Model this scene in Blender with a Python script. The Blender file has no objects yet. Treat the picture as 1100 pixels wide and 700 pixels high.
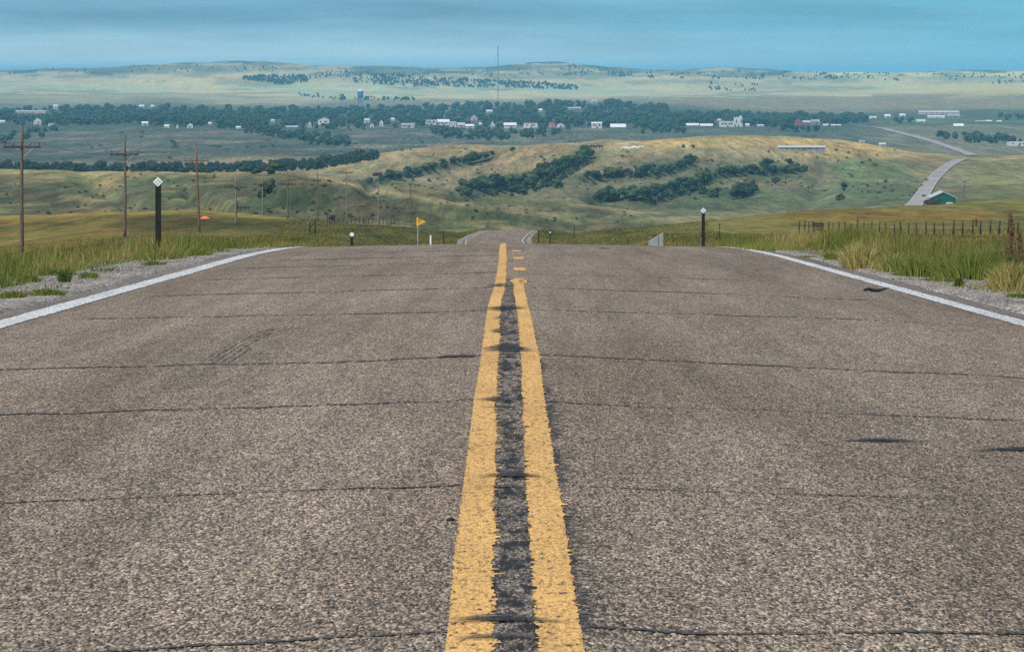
import bpy, math, random
import numpy as np
random.seed(7); RNG = np.random.default_rng(7)
S = bpy.context.scene
COL = S.collection
F = 3300.0; CX = 550.0; HY = 80.0          # focal length in photo pixels, centre column, horizon row

# ------------------------------------------------------------------ noise
def _hash(ix, iy, seed):
    h = (ix.astype(np.int64) * 374761393 + iy.astype(np.int64) * 668265263 + seed * 974634777) & 0xFFFFFFFF
    h = ((h ^ (h >> 13)) * 1274126177) & 0xFFFFFFFF
    return ((h ^ (h >> 16)) & 0xFFFFFF) / float(0xFFFFFF)
def vnoise(x, y, seed=0):
    x = np.asarray(x, float); y = np.asarray(y, float)
    ix = np.floor(x); iy = np.floor(y); fx = x - ix; fy = y - iy
    fx = fx * fx * (3 - 2 * fx); fy = fy * fy * (3 - 2 * fy)
    a = _hash(ix, iy, seed); b = _hash(ix + 1, iy, seed); c = _hash(ix, iy + 1, seed); d = _hash(ix + 1, iy + 1, seed)
    return (a + (b - a) * fx) * (1 - fy) + (c + (d - c) * fx) * fy
def fbm(x, y, o=4, seed=0):
    s = 0; a = 1; t = 0
    for i in range(o):
        s = s + a * (vnoise(x * 2 ** i + 17.3 * i, y * 2 ** i - 9.1 * i, seed + i) * 2 - 1); t += a; a *= .5
    return s / t
def sstep(a, b, x):
    t = np.clip((np.asarray(x, float) - a) / (b - a), 0, 1); return t * t * (3 - 2 * t)

# ------------------------------------------------------------------ mesh helpers
def set_props(o, label=None, cat=None, group=None, kind=None):
    if label: o['label'] = label
    if cat: o['category'] = cat
    if group: o['group'] = group
    if kind: o['kind'] = kind
    return o
def np_mesh(name, V, T, mats, smooth=False, cols=None, mi=None):
    V = np.asarray(V, np.float32); T = np.asarray(T, np.int32); k = T.shape[1]
    me = bpy.data.meshes.new(name)
    me.vertices.add(len(V)); me.vertices.foreach_set('co', V.ravel())
    me.loops.add(T.size); me.loops.foreach_set('vertex_index', T.ravel())
    me.polygons.add(len(T))
    me.polygons.foreach_set('loop_start', np.arange(0, T.size, k, dtype=np.int32))
    if smooth: me.polygons.foreach_set('use_smooth', np.ones(len(T), bool))
    for m in (mats if isinstance(mats, (list, tuple)) else [mats]): me.materials.append(m)
    if mi is not None: me.polygons.foreach_set('material_index', np.asarray(mi, np.int32))
    me.update(calc_edges=True)
    if cols is not None:
        at = me.color_attributes.new('cover', 'FLOAT_COLOR', 'POINT')
        at.data.foreach_set('color', np.asarray(cols, np.float32).ravel())
    return me
def link(name, me, parent=None, loc=None):
    o = bpy.data.objects.new(name, me); COL.objects.link(o)
    if parent is not None: o.parent = parent
    if loc is not None: o.location = loc
    return o
def empty(name, loc, rz=0):
    o = bpy.data.objects.new(name, None); COL.objects.link(o); o.location = loc; o.rotation_euler = (0, 0, rz)
    o.empty_display_size = .3
    return o
class MB:
    def __init__(s): s.v = []; s.f = []
    def add(s, vs, fs):
        n = len(s.v); s.v += [tuple(v) for v in vs]; s.f += [tuple(i + n for i in f) for f in fs]; return s
    def box(s, x0, x1, y0, y1, z0, z1):
        return s.add([(x0,y0,z0),(x1,y0,z0),(x1,y1,z0),(x0,y1,z0),(x0,y0,z1),(x1,y0,z1),(x1,y1,z1),(x0,y1,z1)],
                     [(0,3,2,1),(4,5,6,7),(0,1,5,4),(1,2,6,5),(2,3,7,6),(3,0,4,7)])
    def tube(s, pts, rad, n=6, cap=True):
        pts = [np.array(p, float) for p in pts]
        if not hasattr(rad, '__len__'): rad = [rad] * len(pts)
        rings = []; vs = []
        for i, p in enumerate(pts):
            d = pts[min(i + 1, len(pts) - 1)] - pts[max(i - 1, 0)]; d /= (np.linalg.norm(d) + 1e-9)
            a = np.cross(d, (0, 0, 1.) if abs(d[2]) < .9 else (1., 0, 0)); a /= np.linalg.norm(a); b = np.cross(d, a)
            for k in range(n):
                t = 2 * math.pi * k / n; vs.append(p + rad[i] * (math.cos(t) * a + math.sin(t) * b))
        fs = []
        for i in range(len(pts) - 1):
            for k in range(n):
                fs.append((i*n+k, i*n+(k+1)%n, (i+1)*n+(k+1)%n, (i+1)*n+k))
        if cap: fs.append(tuple(range(n - 1, -1, -1))); fs.append(tuple((len(pts)-1)*n + k for k in range(n)))
        return s.add(vs, fs)
    def lathe(s, prof, n=16, c=(0, 0)):
        vs = []; fs = []
        for r, z in prof:
            for k in range(n):
                t = 2*math.pi*k/n; vs.append((c[0]+r*math.cos(t), c[1]+r*math.sin(t), z))
        for i in range(len(prof)-1):
            for k in range(n): fs.append((i*n+k, i*n+(k+1)%n, (i+1)*n+(k+1)%n, (i+1)*n+k))
        fs.append(tuple(range(n-1,-1,-1))); fs.append(tuple((len(prof)-1)*n+k for k in range(n)))
        return s.add(vs, fs)
    def prism(s, poly, y0, y1):     # poly of (x,z), extruded along y
        n = len(poly)
        return s.add([(x, y0, z) for x, z in poly] + [(x, y1, z) for x, z in poly],
                     [tuple(range(n)), tuple(range(2*n-1, n-1, -1))] + [(i, i+n, (i+1)%n+n, (i+1)%n) for i in range(n)])
    def mesh(s, name, mat, smooth=False):
        me = bpy.data.meshes.new(name); me.from_pydata(s.v, [], s.f); me.materials.append(mat)
        if smooth: me.polygons.foreach_set('use_smooth', [True] * len(me.polygons))
        me.update()
        return me
    def build(s, name, mat, parent=None, loc=None, smooth=False):
        return link(name, s.mesh(name, mat, smooth), parent, loc)
def copy_tree(o, parent=None):
    c = o.copy(); COL.objects.link(c)
    if parent is not None: c.parent = parent
    for ch in list(o.children): copy_tree(ch, c)
    return c

# ------------------------------------------------------------------ materials
def new_mat(name, rough=.8, spec=.2):
    m = bpy.data.materials.new(name); m.use_nodes = True
    nt = m.node_tree; b = nt.nodes['Principled BSDF']
    b.inputs['Roughness'].default_value = rough; b.inputs['Specular IOR Level'].default_value = spec
    return m, nt, b
def N(nt, t, **kw):
    n = nt.nodes.new(t)
    for k, v in kw.items():
        if k in n.inputs: n.inputs[k].default_value = v
        else: setattr(n, k, v)
    return n
def ramp(nt, stops):
    r = nt.nodes.new('ShaderNodeValToRGB'); e = r.color_ramp.elements
    while len(e) < len(stops): e.new(.5)
    for el, (p, c) in zip(e, stops): el.position = p; el.color = (c[0], c[1], c[2], 1) if hasattr(c, '__len__') else (c, c, c, 1)
    return r
def mixc(nt, a, b, f, mode='MIX'):
    m = nt.nodes.new('ShaderNodeMix'); m.data_type = 'RGBA'; m.blend_type = mode
    for s, v in ((6, a), (7, b), (0, f)):
        if isinstance(v, bpy.types.NodeSocket): nt.links.new(v, m.inputs[s])
        elif s == 0: m.inputs[0].default_value = v
        else: m.inputs[s].default_value = (*v, 1)
    return m.outputs[2]
def scaled(nt, scale, src='Object'):
    tc = nt.nodes.new('ShaderNodeTexCoord'); mp = nt.nodes.new('ShaderNodeMapping')
    mp.inputs['Scale'].default_value = scale
    nt.links.new(tc.outputs[src], mp.inputs[0]); return mp.outputs[0]
def noisy(name, c, var=.25, scale=3., rough=.8, spec=.2, c2=None, stretch=(1, 1, 1), bump=0., metal=0.):
    m, nt, b = new_mat(name, rough, spec)
    n = N(nt, 'ShaderNodeTexNoise', Scale=scale, Detail=5.); nt.links.new(scaled(nt, stretch), n.inputs['Vector'])
    c2 = c2 or tuple(x * (1 - 1.4 * var) for x in c)
    r = ramp(nt, [(.3, c2), (.7, tuple(min(1, x * (1 + .4 * var)) for x in c))]); nt.links.new(n.outputs[0], r.inputs[0])
    nt.links.new(r.outputs[0], b.inputs['Base Color']); b.inputs['Metallic'].default_value = metal
    if bump:
        bp = N(nt, 'ShaderNodeBump', Strength=bump, Distance=.02); nt.links.new(n.outputs[0], bp.inputs['Height']); nt.links.new(bp.outputs[0], b.inputs['Normal'])
    return m

M = {}
def make_asphalt(name, base, seal=False):
    m, nt, b = new_mat(name, .85, .25); L = nt.links.new
    v = N(nt, 'ShaderNodeTexVoronoi', Scale=1.); L(scaled(nt, (190, 52, 190)), v.inputs['Vector'])
    sep = nt.nodes.new('ShaderNodeSeparateColor'); L(v.outputs['Color'], sep.inputs[0])
    k = (.10, .44, .96, 1.6, 2.5)
    r = ramp(nt, [(p, tuple(x * q for x in base)) for p, q in zip((0, .25, .6, .86, 1), k)])
    L(sep.outputs[0], r.inputs[0])
    hue = mixc(nt, (1.10, .98, .84), (.96, .99, 1.04), sep.outputs[1]); c = mixc(nt, r.outputs[0], hue, 1., 'MULTIPLY')
    # clumps of stone and lost fines, several sizes so the grain still reads far off
    for sc, lo, hi, f in (((80, 20, 10), .62, 1.34, .8), ((26, 4.6, 10), .74, 1.24, .8), ((8, .9, 5), .84, 1.15, .7), ((2.3, .04, 3), .76, 1.18, .8), ((.75, .012, 1), .80, 1.16, .8)):
        n1 = N(nt, 'ShaderNodeTexNoise', Scale=1., Detail=4., Roughness=.7); L(scaled(nt, sc), n1.inputs['Vector'])
        r1 = ramp(nt, [(.33, lo), (.5, 1.0), (.68, hi)]); L(n1.outputs[0], r1.inputs[0]); c = mixc(nt, c, r1.outputs[0], f, 'MULTIPLY')
    n2 = N(nt, 'ShaderNodeTexNoise', Scale=1., Detail=4.); L(scaled(nt, (1.1, .13, 1)), n2.inputs['Vector'])
    r2 = ramp(nt, [(.3, (.80, .75, .69)), (.55, (1, 1, 1)), (.75, (1.12, 1.11, 1.1))]); L(n2.outputs[0], r2.inputs[0]); c = mixc(nt, c, r2.outputs[0], .9, 'MULTIPLY')
    if seal:                                   # bitumen left between the stones
        n6 = N(nt, 'ShaderNodeTexNoise', Scale=1., Detail=5., Roughness=.75); L(scaled(nt, (20, 4.5, 20)), n6.inputs['Vector'])
        r6 = ramp(nt, [(.43, 1.), (.54, .0)]); L(n6.outputs[0], r6.inputs[0]); c = mixc(nt, c, (.018, .017, .017), r6.outputs[0])
    L(c, b.inputs['Base Color'])
    bp = N(nt, 'ShaderNodeBump', Strength=.5, Distance=.005); L(v.outputs['Distance'], bp.inputs['Height']); bp.invert = True
    L(bp.outputs[0], b.inputs['Normal'])
    return m
M['asphalt'] = make_asphalt('worn_asphalt', (.208, .172, .134))
M['asphalt_shoulder'] = make_asphalt('dark_asphalt', (.165, .150, .134))
M['seal'] = make_asphalt('worn_centre_seal', (.195, .168, .138), True)
def make_paint(name, c, wear):
    m, nt, b = new_mat(name, .7, .3); L = nt.links.new
    v = N(nt, 'ShaderNodeTexVoronoi', Scale=1.); L(scaled(nt, (150, 48, 95)), v.inputs['Vector'])
    sep = nt.nodes.new('ShaderNodeSeparateColor'); L(v.outputs['Color'], sep.inputs[0])
    r = ramp(nt, [(0, .62), (.5, .95), (1, 1.15)]); L(sep.outputs[0], r.inputs[0]); pc = mixc(nt, c, r.outputs[0], 1., 'MULTIPLY')
    n = N(nt, 'ShaderNodeTexNoise', Scale=1., Detail=3.); L(scaled(nt, (3, .7, 3)), n.inputs['Vector'])
    r2 = ramp(nt, [(.35, .86), (.65, 1.08)]); L(n.outputs[0], r2.inputs[0]); pc = mixc(nt, pc, r2.outputs[0], 1., 'MULTIPLY')
    n3 = N(nt, 'ShaderNodeTexNoise', Scale=1., Detail=6., Roughness=.8); L(scaled(nt, (55, 20, 40)), n3.inputs['Vector'])
    r3 = ramp(nt, [(wear, 0.), (wear + .06, 1.)]); L(n3.outputs[0], r3.inputs[0])
    out = mixc(nt, (.035, .032, .03), pc, r3.outputs[0]); L(out, b.inputs['Base Color'])
    bp = N(nt, 'ShaderNodeBump', Strength=.4, Distance=.005); L(v.outputs['Distance'], bp.inputs['Height']); bp.invert = True; L(bp.outputs[0], b.inputs['Normal'])
    return m
M['yellow_paint'] = make_paint('road_yellow', (.69, .40, .125), .395)
M['white_paint'] = make_paint('road_white', (.66, .67, .66), .42)
def make_tar(name, lo, hi, scale=(60, 24, 60)):
    m, nt, b = new_mat(name, .75, .3); L = nt.links.new
    n = N(nt, 'ShaderNodeTexNoise', Scale=1., Detail=5., Roughness=.8); L(scaled(nt, scale), n.inputs['Vector'])
    r = ramp(nt, [(.36, lo), (.52, tuple(.5*(a+b) for a, b in zip(lo, hi))), (.66, hi)]); L(n.outputs[0], r.inputs[0]); L(r.outputs[0], b.inputs['Base Color'])
    return m
M['tar'] = make_tar('crack_tar', (.012, .012, .014), (.05, .05, .055))
M['tar_grey'] = make_tar('tar_patch', (.012, .012, .014), (.085, .085, .092))
M['tar_soft'] = make_tar('crack_tar_worn', (.014, .013, .013), (.13, .115, .10))
M['tar_mid'] = make_tar('worn_centre_seal', (.022, .020, .019), (.20, .175, .15), (75, 28, 60))

def make_ground():
    m, nt, b = new_mat('prairie_ground', .95, .05); L = nt.links.new
    at = N(nt, 'ShaderNodeVertexColor'); at.layer_name = 'cover'
    geo = nt.nodes.new('ShaderNodeNewGeometry')
    def nz(scale, detail=5., rough=.6):
        mp = nt.nodes.new('ShaderNodeMapping'); mp.inputs['Scale'].default_value = scale; L(geo.outputs['Position'], mp.inputs[0])
        n = N(nt, 'ShaderNodeTexNoise', Scale=1., Detail=detail, Roughness=rough); L(mp.outputs[0], n.inputs['Vector']); return n.outputs[0]
    c = at.outputs[0]
    sy = nt.nodes.new('ShaderNodeSeparateXYZ'); L(geo.outputs['Position'], sy.inputs[0])
    fm = nt.nodes.new('ShaderNodeMapRange'); L(sy.outputs[1], fm.inputs[0]); fm.inputs[1].default_value = 2600; fm.inputs[2].default_value = 6000; fm.inputs[3].default_value = 1.; fm.inputs[4].default_value = .25   # ploughed and mown far fields are smoother
    for sc, lo, hi, f in (((.012, .003, .0), .62, 1.36, .8), ((.05, .007, 0), .55, 1.42, .8), ((.22, .024, 0), .50, 1.48, .8), ((.7, .09, 0), .55, 1.42, .75), ((2.4, .4, 0), .55, 1.4, .6)):
        r = ramp(nt, [(.3, lo), (.7, hi)]); L(nz(sc), r.inputs[0]); ff = N(nt, 'ShaderNodeMath', operation='MULTIPLY'); L(fm.outputs[0], ff.inputs[0]); ff.inputs[1].default_value = f; c = mixc(nt, c, r.outputs[0], ff.outputs[0], 'MULTIPLY')
    # dry / green variation
    r = ramp(nt, [(.36, (.78, 1.0, .82)), (.64, (1.18, .98, .98))]); L(nz((.045, .012, 0)), r.inputs[0]); c = mixc(nt, c, r.outputs[0], .75, 'MULTIPLY')
    # gravel where alpha of the cover is 1
    mp = nt.nodes.new('ShaderNodeMapping'); mp.inputs['Scale'].default_value = (60, 24, 30); L(geo.outputs['Position'], mp.inputs[0])
    v = N(nt, 'ShaderNodeTexVoronoi', Scale=1.); L(mp.outputs[0], v.inputs['Vector'])
    sp = nt.nodes.new('ShaderNodeSeparateColor'); L(v.outputs['Color'], sp.inputs[0])
    rg = ramp(nt, [(0, (.055, .05, .045)), (.4, (.20, .182, .158)), (.8, (.34, .31, .275)), (1, (.52, .49, .45))]); L(sp.outputs[0], rg.inputs[0])
    r6 = ramp(nt, [(.3, .66), (.7, 1.2)]); L(nz((1.2, .5, 0)), r6.inputs[0]); g = mixc(nt, rg.outputs[0], r6.outputs[0], .9, 'MULTIPLY')
    mt = N(nt, 'ShaderNodeMath', operation='ADD'); L(at.outputs['Alpha'], mt.inputs[0])
    mm = N(nt, 'ShaderNodeMath', operation='MULTIPLY_ADD'); L(nz((6, 2, 0)), mm.inputs[0]); mm.inputs[1].default_value = .8; mm.inputs[2].default_value = -.4; L(mm.outputs[0], mt.inputs[1])
    rr = ramp(nt, [(.42, 0.), (.58, 1.)]); L(mt.outputs[0], rr.inputs[0])
    c = mixc(nt, c, g, rr.outputs[0])
    L(c, b.inputs['Base Color'])
    bp = N(nt, 'ShaderNodeBump', Strength=.5, Distance=.4); L(nz((.5, .25, 0)), bp.inputs['Height']); L(bp.outputs[0], b.inputs['Normal'])
    return m
M['ground'] = make_ground()
def make_leafy(name, attr=True, c=(.05, .08, .02), trans=.25, var=.5):
    m, nt, b = new_mat(name, .75, .15); L = nt.links.new
    if attr:
        at = N(nt, 'ShaderNodeVertexColor'); at.layer_name = 'cover'; cc = at.outputs[0]
    else:
        oi = nt.nodes.new('ShaderNodeObjectInfo'); geo = nt.nodes.new('ShaderNodeNewGeometry')
        n = N(nt, 'ShaderNodeTexNoise', Scale=.35, Detail=3.); L(geo.outputs['Position'], n.inputs['Vector'])
        ad = N(nt, 'ShaderNodeMath', operation='ADD'); L(n.outputs[0], ad.inputs[0])
        ml = N(nt, 'ShaderNodeMath', operation='MULTIPLY'); L(oi.outputs['Random'], ml.inputs[0]); ml.inputs[1].default_value = .35; L(ml.outputs[0], ad.inputs[1])
        r = ramp(nt, [(.4, tuple(x * (1 - var) for x in c)), (.65, c), (.95, (c[0]*2.6, c[1]*2.1, c[2]*1.5))]); L(ad.outputs[0], r.inputs[0]); cc = r.outputs[0]
    L(cc, b.inputs['Base Color'])
    t = nt.nodes.new('ShaderNodeBsdfTranslucent'); L(cc, t.inputs[0])
    mx = nt.nodes.new('ShaderNodeMixShader'); mx.inputs[0].default_value = trans
    L(b.outputs[0], mx.inputs[1]); L(t.outputs[0], mx.inputs[2]); L(mx.outputs[0], nt.nodes['Material Output'].inputs[0])
    return m
M['grass'] = make_leafy('grass_blades')
M['leaf'] = make_leafy('tree_leaves', False, (.030, .052, .024), .12, .62)
M['bark'] = noisy('bark', (.10, .08, .06), .3, 4)
M['wood_brown'] = noisy('weathered_brown_pole', (.155, .118, .094), .4, 2.5, stretch=(6, 6, .6))
M['wood_red'] = noisy('reddish_pole', (.185, .115, .07), .3, 2.5, stretch=(6, 6, .6))
M['wood_grey'] = noisy('silver_grey_pole', (.22, .19, .16), .3, 2.5, stretch=(6, 6, .6))
M['arm_dark'] = noisy('dark_crossarm', (.075, .055, .045), .3, 4)
M['glass'] = noisy('insulator_glass', (.10, .12, .12), .2, 4, rough=.25)
M['wire'] = noisy('wire', (.10, .10, .10), .2, 4, rough=.5)
M['post_black'] = noisy('dark_post', (.022, .022, .022), .35, 9, stretch=(3, 3, .5))
M['plate_white'] = noisy('white_reflector_plate', (.78, .80, .80), .12, 14, rough=.4)
M['plate_grey'] = noisy('grey_print', (.36, .38, .40), .1, 14)
M['sign_yellow'] = noisy('pennant_yellow', (.86, .47, .015), .1, 6, rough=.45)
M['sign_black'] = noisy('pennant_print', (.03, .03, .03), .1, 6)
M['steel'] = noisy('galvanised_steel', (.36, .37, .38), .2, 7, rough=.45)
M['fence_wood'] = noisy('fence_wood', (.055, .042, .035), .4, 6, stretch=(3, 3, .6))
M['concrete'] = noisy('pale_concrete', (.30, .33, .33), .25, 3, bump=.3)
M['orange'] = noisy('orange_cover', (.72, .20, .10), .2, 2)
M['white_wall'] = noisy('white_siding', (.56, .56, .55), .1, .6)
M['pale_wall'] = noisy('pale_wall', (.50, .48, .45), .15, .6)
M['tan_wall'] = noisy('tan_wall', (.40, .33, .25), .15, .6)
M['grey_wall'] = noisy('grey_wall', (.26, .25, .26), .15, .6)
M['red_wall'] = noisy('red_wall', (.38, .05, .06), .15, .6)
M['pink_wall'] = noisy('pinkish_wall', (.55, .38, .36), .15, .6)
M['green_wall'] = noisy('dark_green_siding', (.012, .10, .075), .2, 1.5, stretch=(4, 4, .3))
M['dark_open'] = noisy('dark_opening', (.012, .012, .014), .2, 2)
M['roof_white'] = noisy('white_metal_roof', (.66, .66, .66), .08, .6, rough=.6)
M['roof_grey'] = noisy('grey_roof', (.30, .30, .31), .2, .8)
M['roof_pale'] = noisy('pale_metal_roof', (.44, .45, .46), .12, .8, rough=.5)
M['roof_dark'] = noisy('dark_roof', (.08, .075, .075), .2, .8)
M['roof_red'] = noisy('red_roof', (.40, .07, .07), .2, .8)
M['tank_blue'] = noisy('blue_tank', (.05, .13, .26), .15, .5)
M['window'] = noisy('window_glass', (.03, .04, .05), .2, 2, rough=.2, spec=.5)
M['door'] = noisy('door_paint', (.16, .11, .09), .2, 2)
M['rubber'] = noisy('tyre_rubber', (.018, .018, .018), .3, 20, rough=.6)
M['stone'] = noisy('gravel_stone', (.32, .295, .26), .5, 25, c2=(.12, .11, .10))
M['cow_black'] = noisy('black_hide', (.02, .018, .017), .3, 2)
M['cow_white'] = noisy('white_hide', (.75, .72, .68), .1, 2)
M['maroon'] = noisy('maroon_paint', (.11, .022, .02), .2, 1)
M['red_cloth'] = noisy('faded_red', (.16, .035, .035), .2, 8)
M['dock'] = noisy('brown_seed_stalk', (.10, .055, .032), .3, 8)
M['weed'] = noisy('weed_leaf', (.055, .09, .02), .3, 14)
M['highway'] = noisy('far_asphalt', (.34, .30, .28), .2, .08, stretch=(1, .3, 1))
M['highway_line'] = noisy('far_edge_paint', (.50, .49, .47), .1, .2)
M['track'] = noisy('dirt_track', (.20, .165, .095), .2, .1)

# ------------------------------------------------------------------ terrain
def zc(Y):                                   # road centre line height (camera is the origin)
    Y = np.asarray(Y, float)
    near = -.955 - .03485 * Y - np.where(Y > 40, 6.6e-4 * (np.minimum(Y, 62) - 40) ** 2, 0)
    z62 = -.955 - .03485 * 62 - 6.6e-4 * 22 ** 2
    ky = np.array([62, 180, 260, 330, 380, 400, 440, 480, 510, 540, 620, 700]); kz = np.array([z62, -11.1, -15.8, -19.1, -20.98, -21.47, -22.85, -24.25, -25.9, -28.2, -34.5, -38.5])
    return np.where(Y < 62, near, np.interp(Y, ky, kz))
_yy = np.arange(-120, 700, .5); _zz = zc(_yy); _k = np.exp(-np.linspace(-2, 2, 25) ** 2); _k /= _k.sum()
_zs = np.convolve(_zz, _k, 'same'); _w = sstep(70, 90, _yy); _zt = _zz * (1 - _w) + _zs * _w
def zroad(Y): return np.interp(Y, _yy[:-30], _zt[:-30])
def xroad(Y):
    return np.interp(Y, [-100, 60, 200, 330, 400, 440, 480, 520, 560, 620, 700], [0, 0, -.6, -1.7, -2.3, -1.5, 0, 2.6, 6.5, 15, 30])
CROWN = .018

PXK = np.array([-400, -100, 0, 100, 200, 300, 400, 500, 550, 600, 700, 800, 900, 1000, 1100, 1200, 1500], float)
def row(*pairs):
    p = np.array(pairs, float); g = np.arange(-1200, 2300, 2.)
    v = np.interp(g, p[:, 0], p[:, 1]); k = np.exp(-np.linspace(-2.2, 2.2, 17) ** 2 / 1.); k /= k.sum()
    vp = np.pad(v, 8, mode='edge'); return np.convolve(vp, k, 'valid')
PG = np.arange(-1200, 2300, 2.)
ROWS = [
 (60,  row((0,296),(100,290),(200,280),(300,272),(550,266),(800,276),(900,284),(1000,292),(1100,298))),
 (120, row((0,287),(100,281),(200,276),(300,273),(400,274),(550,277),(700,272),(800,268),(900,267),(1000,266),(1100,264))),
 (220, row((0,276),(100,264),(200,258),(300,258),(400,262),(550,270),(700,262),(800,257),(900,256),(1000,255),(1100,254))),
 (340, row((0,257),(100,250),(200,249),(300,252),(400,256),(500,260),(550,262),(600,260),(700,255),(800,248),(900,244),(1000,240),(1100,237))),
 (480, row((-300,240),(0,233),(100,229),(200,226),(282,231),(350,240),(420,245),(500,250),(550,248),(600,251),(650,248),(700,244),(760,238),(800,233),(860,227),(940,223),(1000,220.5),(1100,213),(1300,200))),
 (620, row((0,237),(100,233),(200,231),(300,238),(400,246),(500,251),(550,251),(600,253),(700,252),(800,246),(900,240),(1000,236),(1100,230))),
 (760, row((0,212),(100,210),(200,206),(280,202),(310,192),(340,191),(400,205),(450,211),(500,219),(560,228),(620,237),(680,246),(760,249),(900,242),(1100,236))),
 (850, row((0,198),(100,198),(200,197),(300,194),(340,194),(400,207),(450,213),(500,220),(560,228),(620,236),(680,244),(760,247),(900,241),(1100,233))),
 (1000,row((-300,178),(0,182),(100,184),(200,187),(300,186),(340,187),(380,196),(440,201),(480,204),(530,208),(560,213),(600,217),(700,231),(740,238),(800,238),(900,234),(1000,228),(1100,222))),
 (1200,row((0,192),(200,196),(300,194),(400,206),(500,214),(600,222),(650,228),(700,227),(800,224),(900,220),(1000,216),(1100,212))),
 (1500,row((0,188),(200,192),(300,190),(400,199),(500,205),(560,207),(600,203),(650,206),(700,203),(800,201),(900,200),(1000,196),(1100,192))),
 (2000,row((0,181),(200,183),(280,183),(340,178),(380,172),(410,166),(440,160),(480,157),(500,156.5),(560,158),(600,154),(640,152),(700,152),(730,149),(760,147),(800,147),(850,148),(900,151),(940,158),(980,166),(1040,170),(1100,168))),
 (2500,row((0,165),(200,167),(300,165),(400,166),(500,166),(600,164),(700,163),(800,161),(900,161),(950,161),(1000,167),(1040,168),(1100,166))),
 (3200,row((0,143),(100,144),(200,144),(300,148),(350,150),(400,144),(460,147),(540,150),(600,144),(700,145),(800,143),(900,142),(1000,149),(1100,151))),
 (4000,row((0,130),(300,132),(500,132),(700,132),(900,131),(1000,131),(1100,131))),
 (5000,row((0,116),(300,118),(500,118),(700,113),(800,117),(900,118),(1000,117),(1100,115))),
 (6000,row((0,105),(300,107),(400,107),(500,108.5),(600,108),(700,107),(840,103),(980,102),(1100,96))),
 (7500,row((0,97),(300,96),(500,97),(700,97),(850,97),(1000,95),(1100,90))),
 (8000, row((0,90),(120,88),(200,83),(260,79.5),(300,81),(340,84),(400,80),(450,82),(500,81),(560,85),(620,83),(680,85),(740,81.5),(800,83),(860,81.5),(920,84),(980,82),(1040,84),(1100,83))),
 (8800, row((0,88),(200,85),(300,84),(500,86),(700,87),(900,88),(1100,87))),
 (9800,row((-400,84),(0,78),(60,76),(130,73),(180,69),(250,65.5),(300,69),(350,72),(400,71),(450,74),(500,75),(530,74),(570,69),(600,68),(640,72),(680,76),(740,76),(800,75),(850,78),(900,80),(960,80.5),(1020,78),(1060,77),(1100,78),(1500,80))),
 (12500,row((0,84),(300,80),(550,80),(800,82),(1100,83))),
 (18000,row((0,84),(550,84),(1100,83.5))),
 (30000,row((0,83.5),(550,83.5),(1100,83))),
]
RT = np.log(np.array([r[0] for r in ROWS], float))
def pchip(P, t):                               # P: K x N values at RT, t: N
    h = np.diff(RT)[:, None]; d = np.diff(P, axis=0) / h
    m = np.zeros_like(P); w1 = 2 * h[1:] + h[:-1]; w2 = h[1:] + 2 * h[:-1]
    ok = d[:-1] * d[1:] > 0
    with np.errstate(divide='ignore', invalid='ignore'):
        hm = (w1 + w2) / (w1 / d[:-1] + w2 / d[1:])
    m[1:-1] = np.where(ok, hm, 0); m[0] = d[0]; m[-1] = d[-1]
    i = np.clip(np.searchsorted(RT, t, side='right') - 1, 0, len(RT) - 2); j = np.arange(len(t))
    hh = RT[i + 1] - RT[i]; s = np.clip((t - RT[i]) / hh, 0, 1)
    y0 = P[i, j]; y1 = P[i + 1, j]; m0 = m[i, j] * hh; m1 = m[i + 1, j] * hh
    return (2*s**3 - 3*s**2 + 1) * y0 + (s**3 - 2*s**2 + s) * m0 + (-2*s**3 + 3*s**2) * y1 + (s**3 - s**2) * m1
GULLIES = [  # (photo px polyline), width px, depth m
 ([(398,196),(430,190),(470,180),(527,168)], 7, 5), ([(492,211),(530,204),(570,196),(600,186),(634,166)], 9, 8),
 ([(632,193),(650,191),(690,189),(720,183),(750,173)], 6, 4), ([(640,215),(690,212),(720,204),(762,192)], 8, 6),
 ([(768,189),(800,186),(862,184)], 6, 4), ([(700,216),(745,206),(800,213)], 8, 4),
 ([(205,205),(235,222),(250,236)], 10, 3), ([(90,192),(130,210),(150,228)], 12, 3), ([(395,203),(440,216),(500,232)], 9, 3), ([(890,168),(880,195),(870,220)], 12, 3)]
def seg_d(px, py, line, sy=2.2):
    D = np.full(px.shape, 1e9)
    for (x0, y0), (x1, y1) in zip(line[:-1], line[1:]):
        ax, ay = x1 - x0, (y1 - y0) * sy; t = np.clip(((px - x0) * ax + (py - y0) * sy * ay) / (ax * ax + ay * ay), 0, 1)
        D = np.minimum(D, np.hypot(px - x0 - t * ax, (py - y0) * sy - t * ay))
    return D
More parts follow.
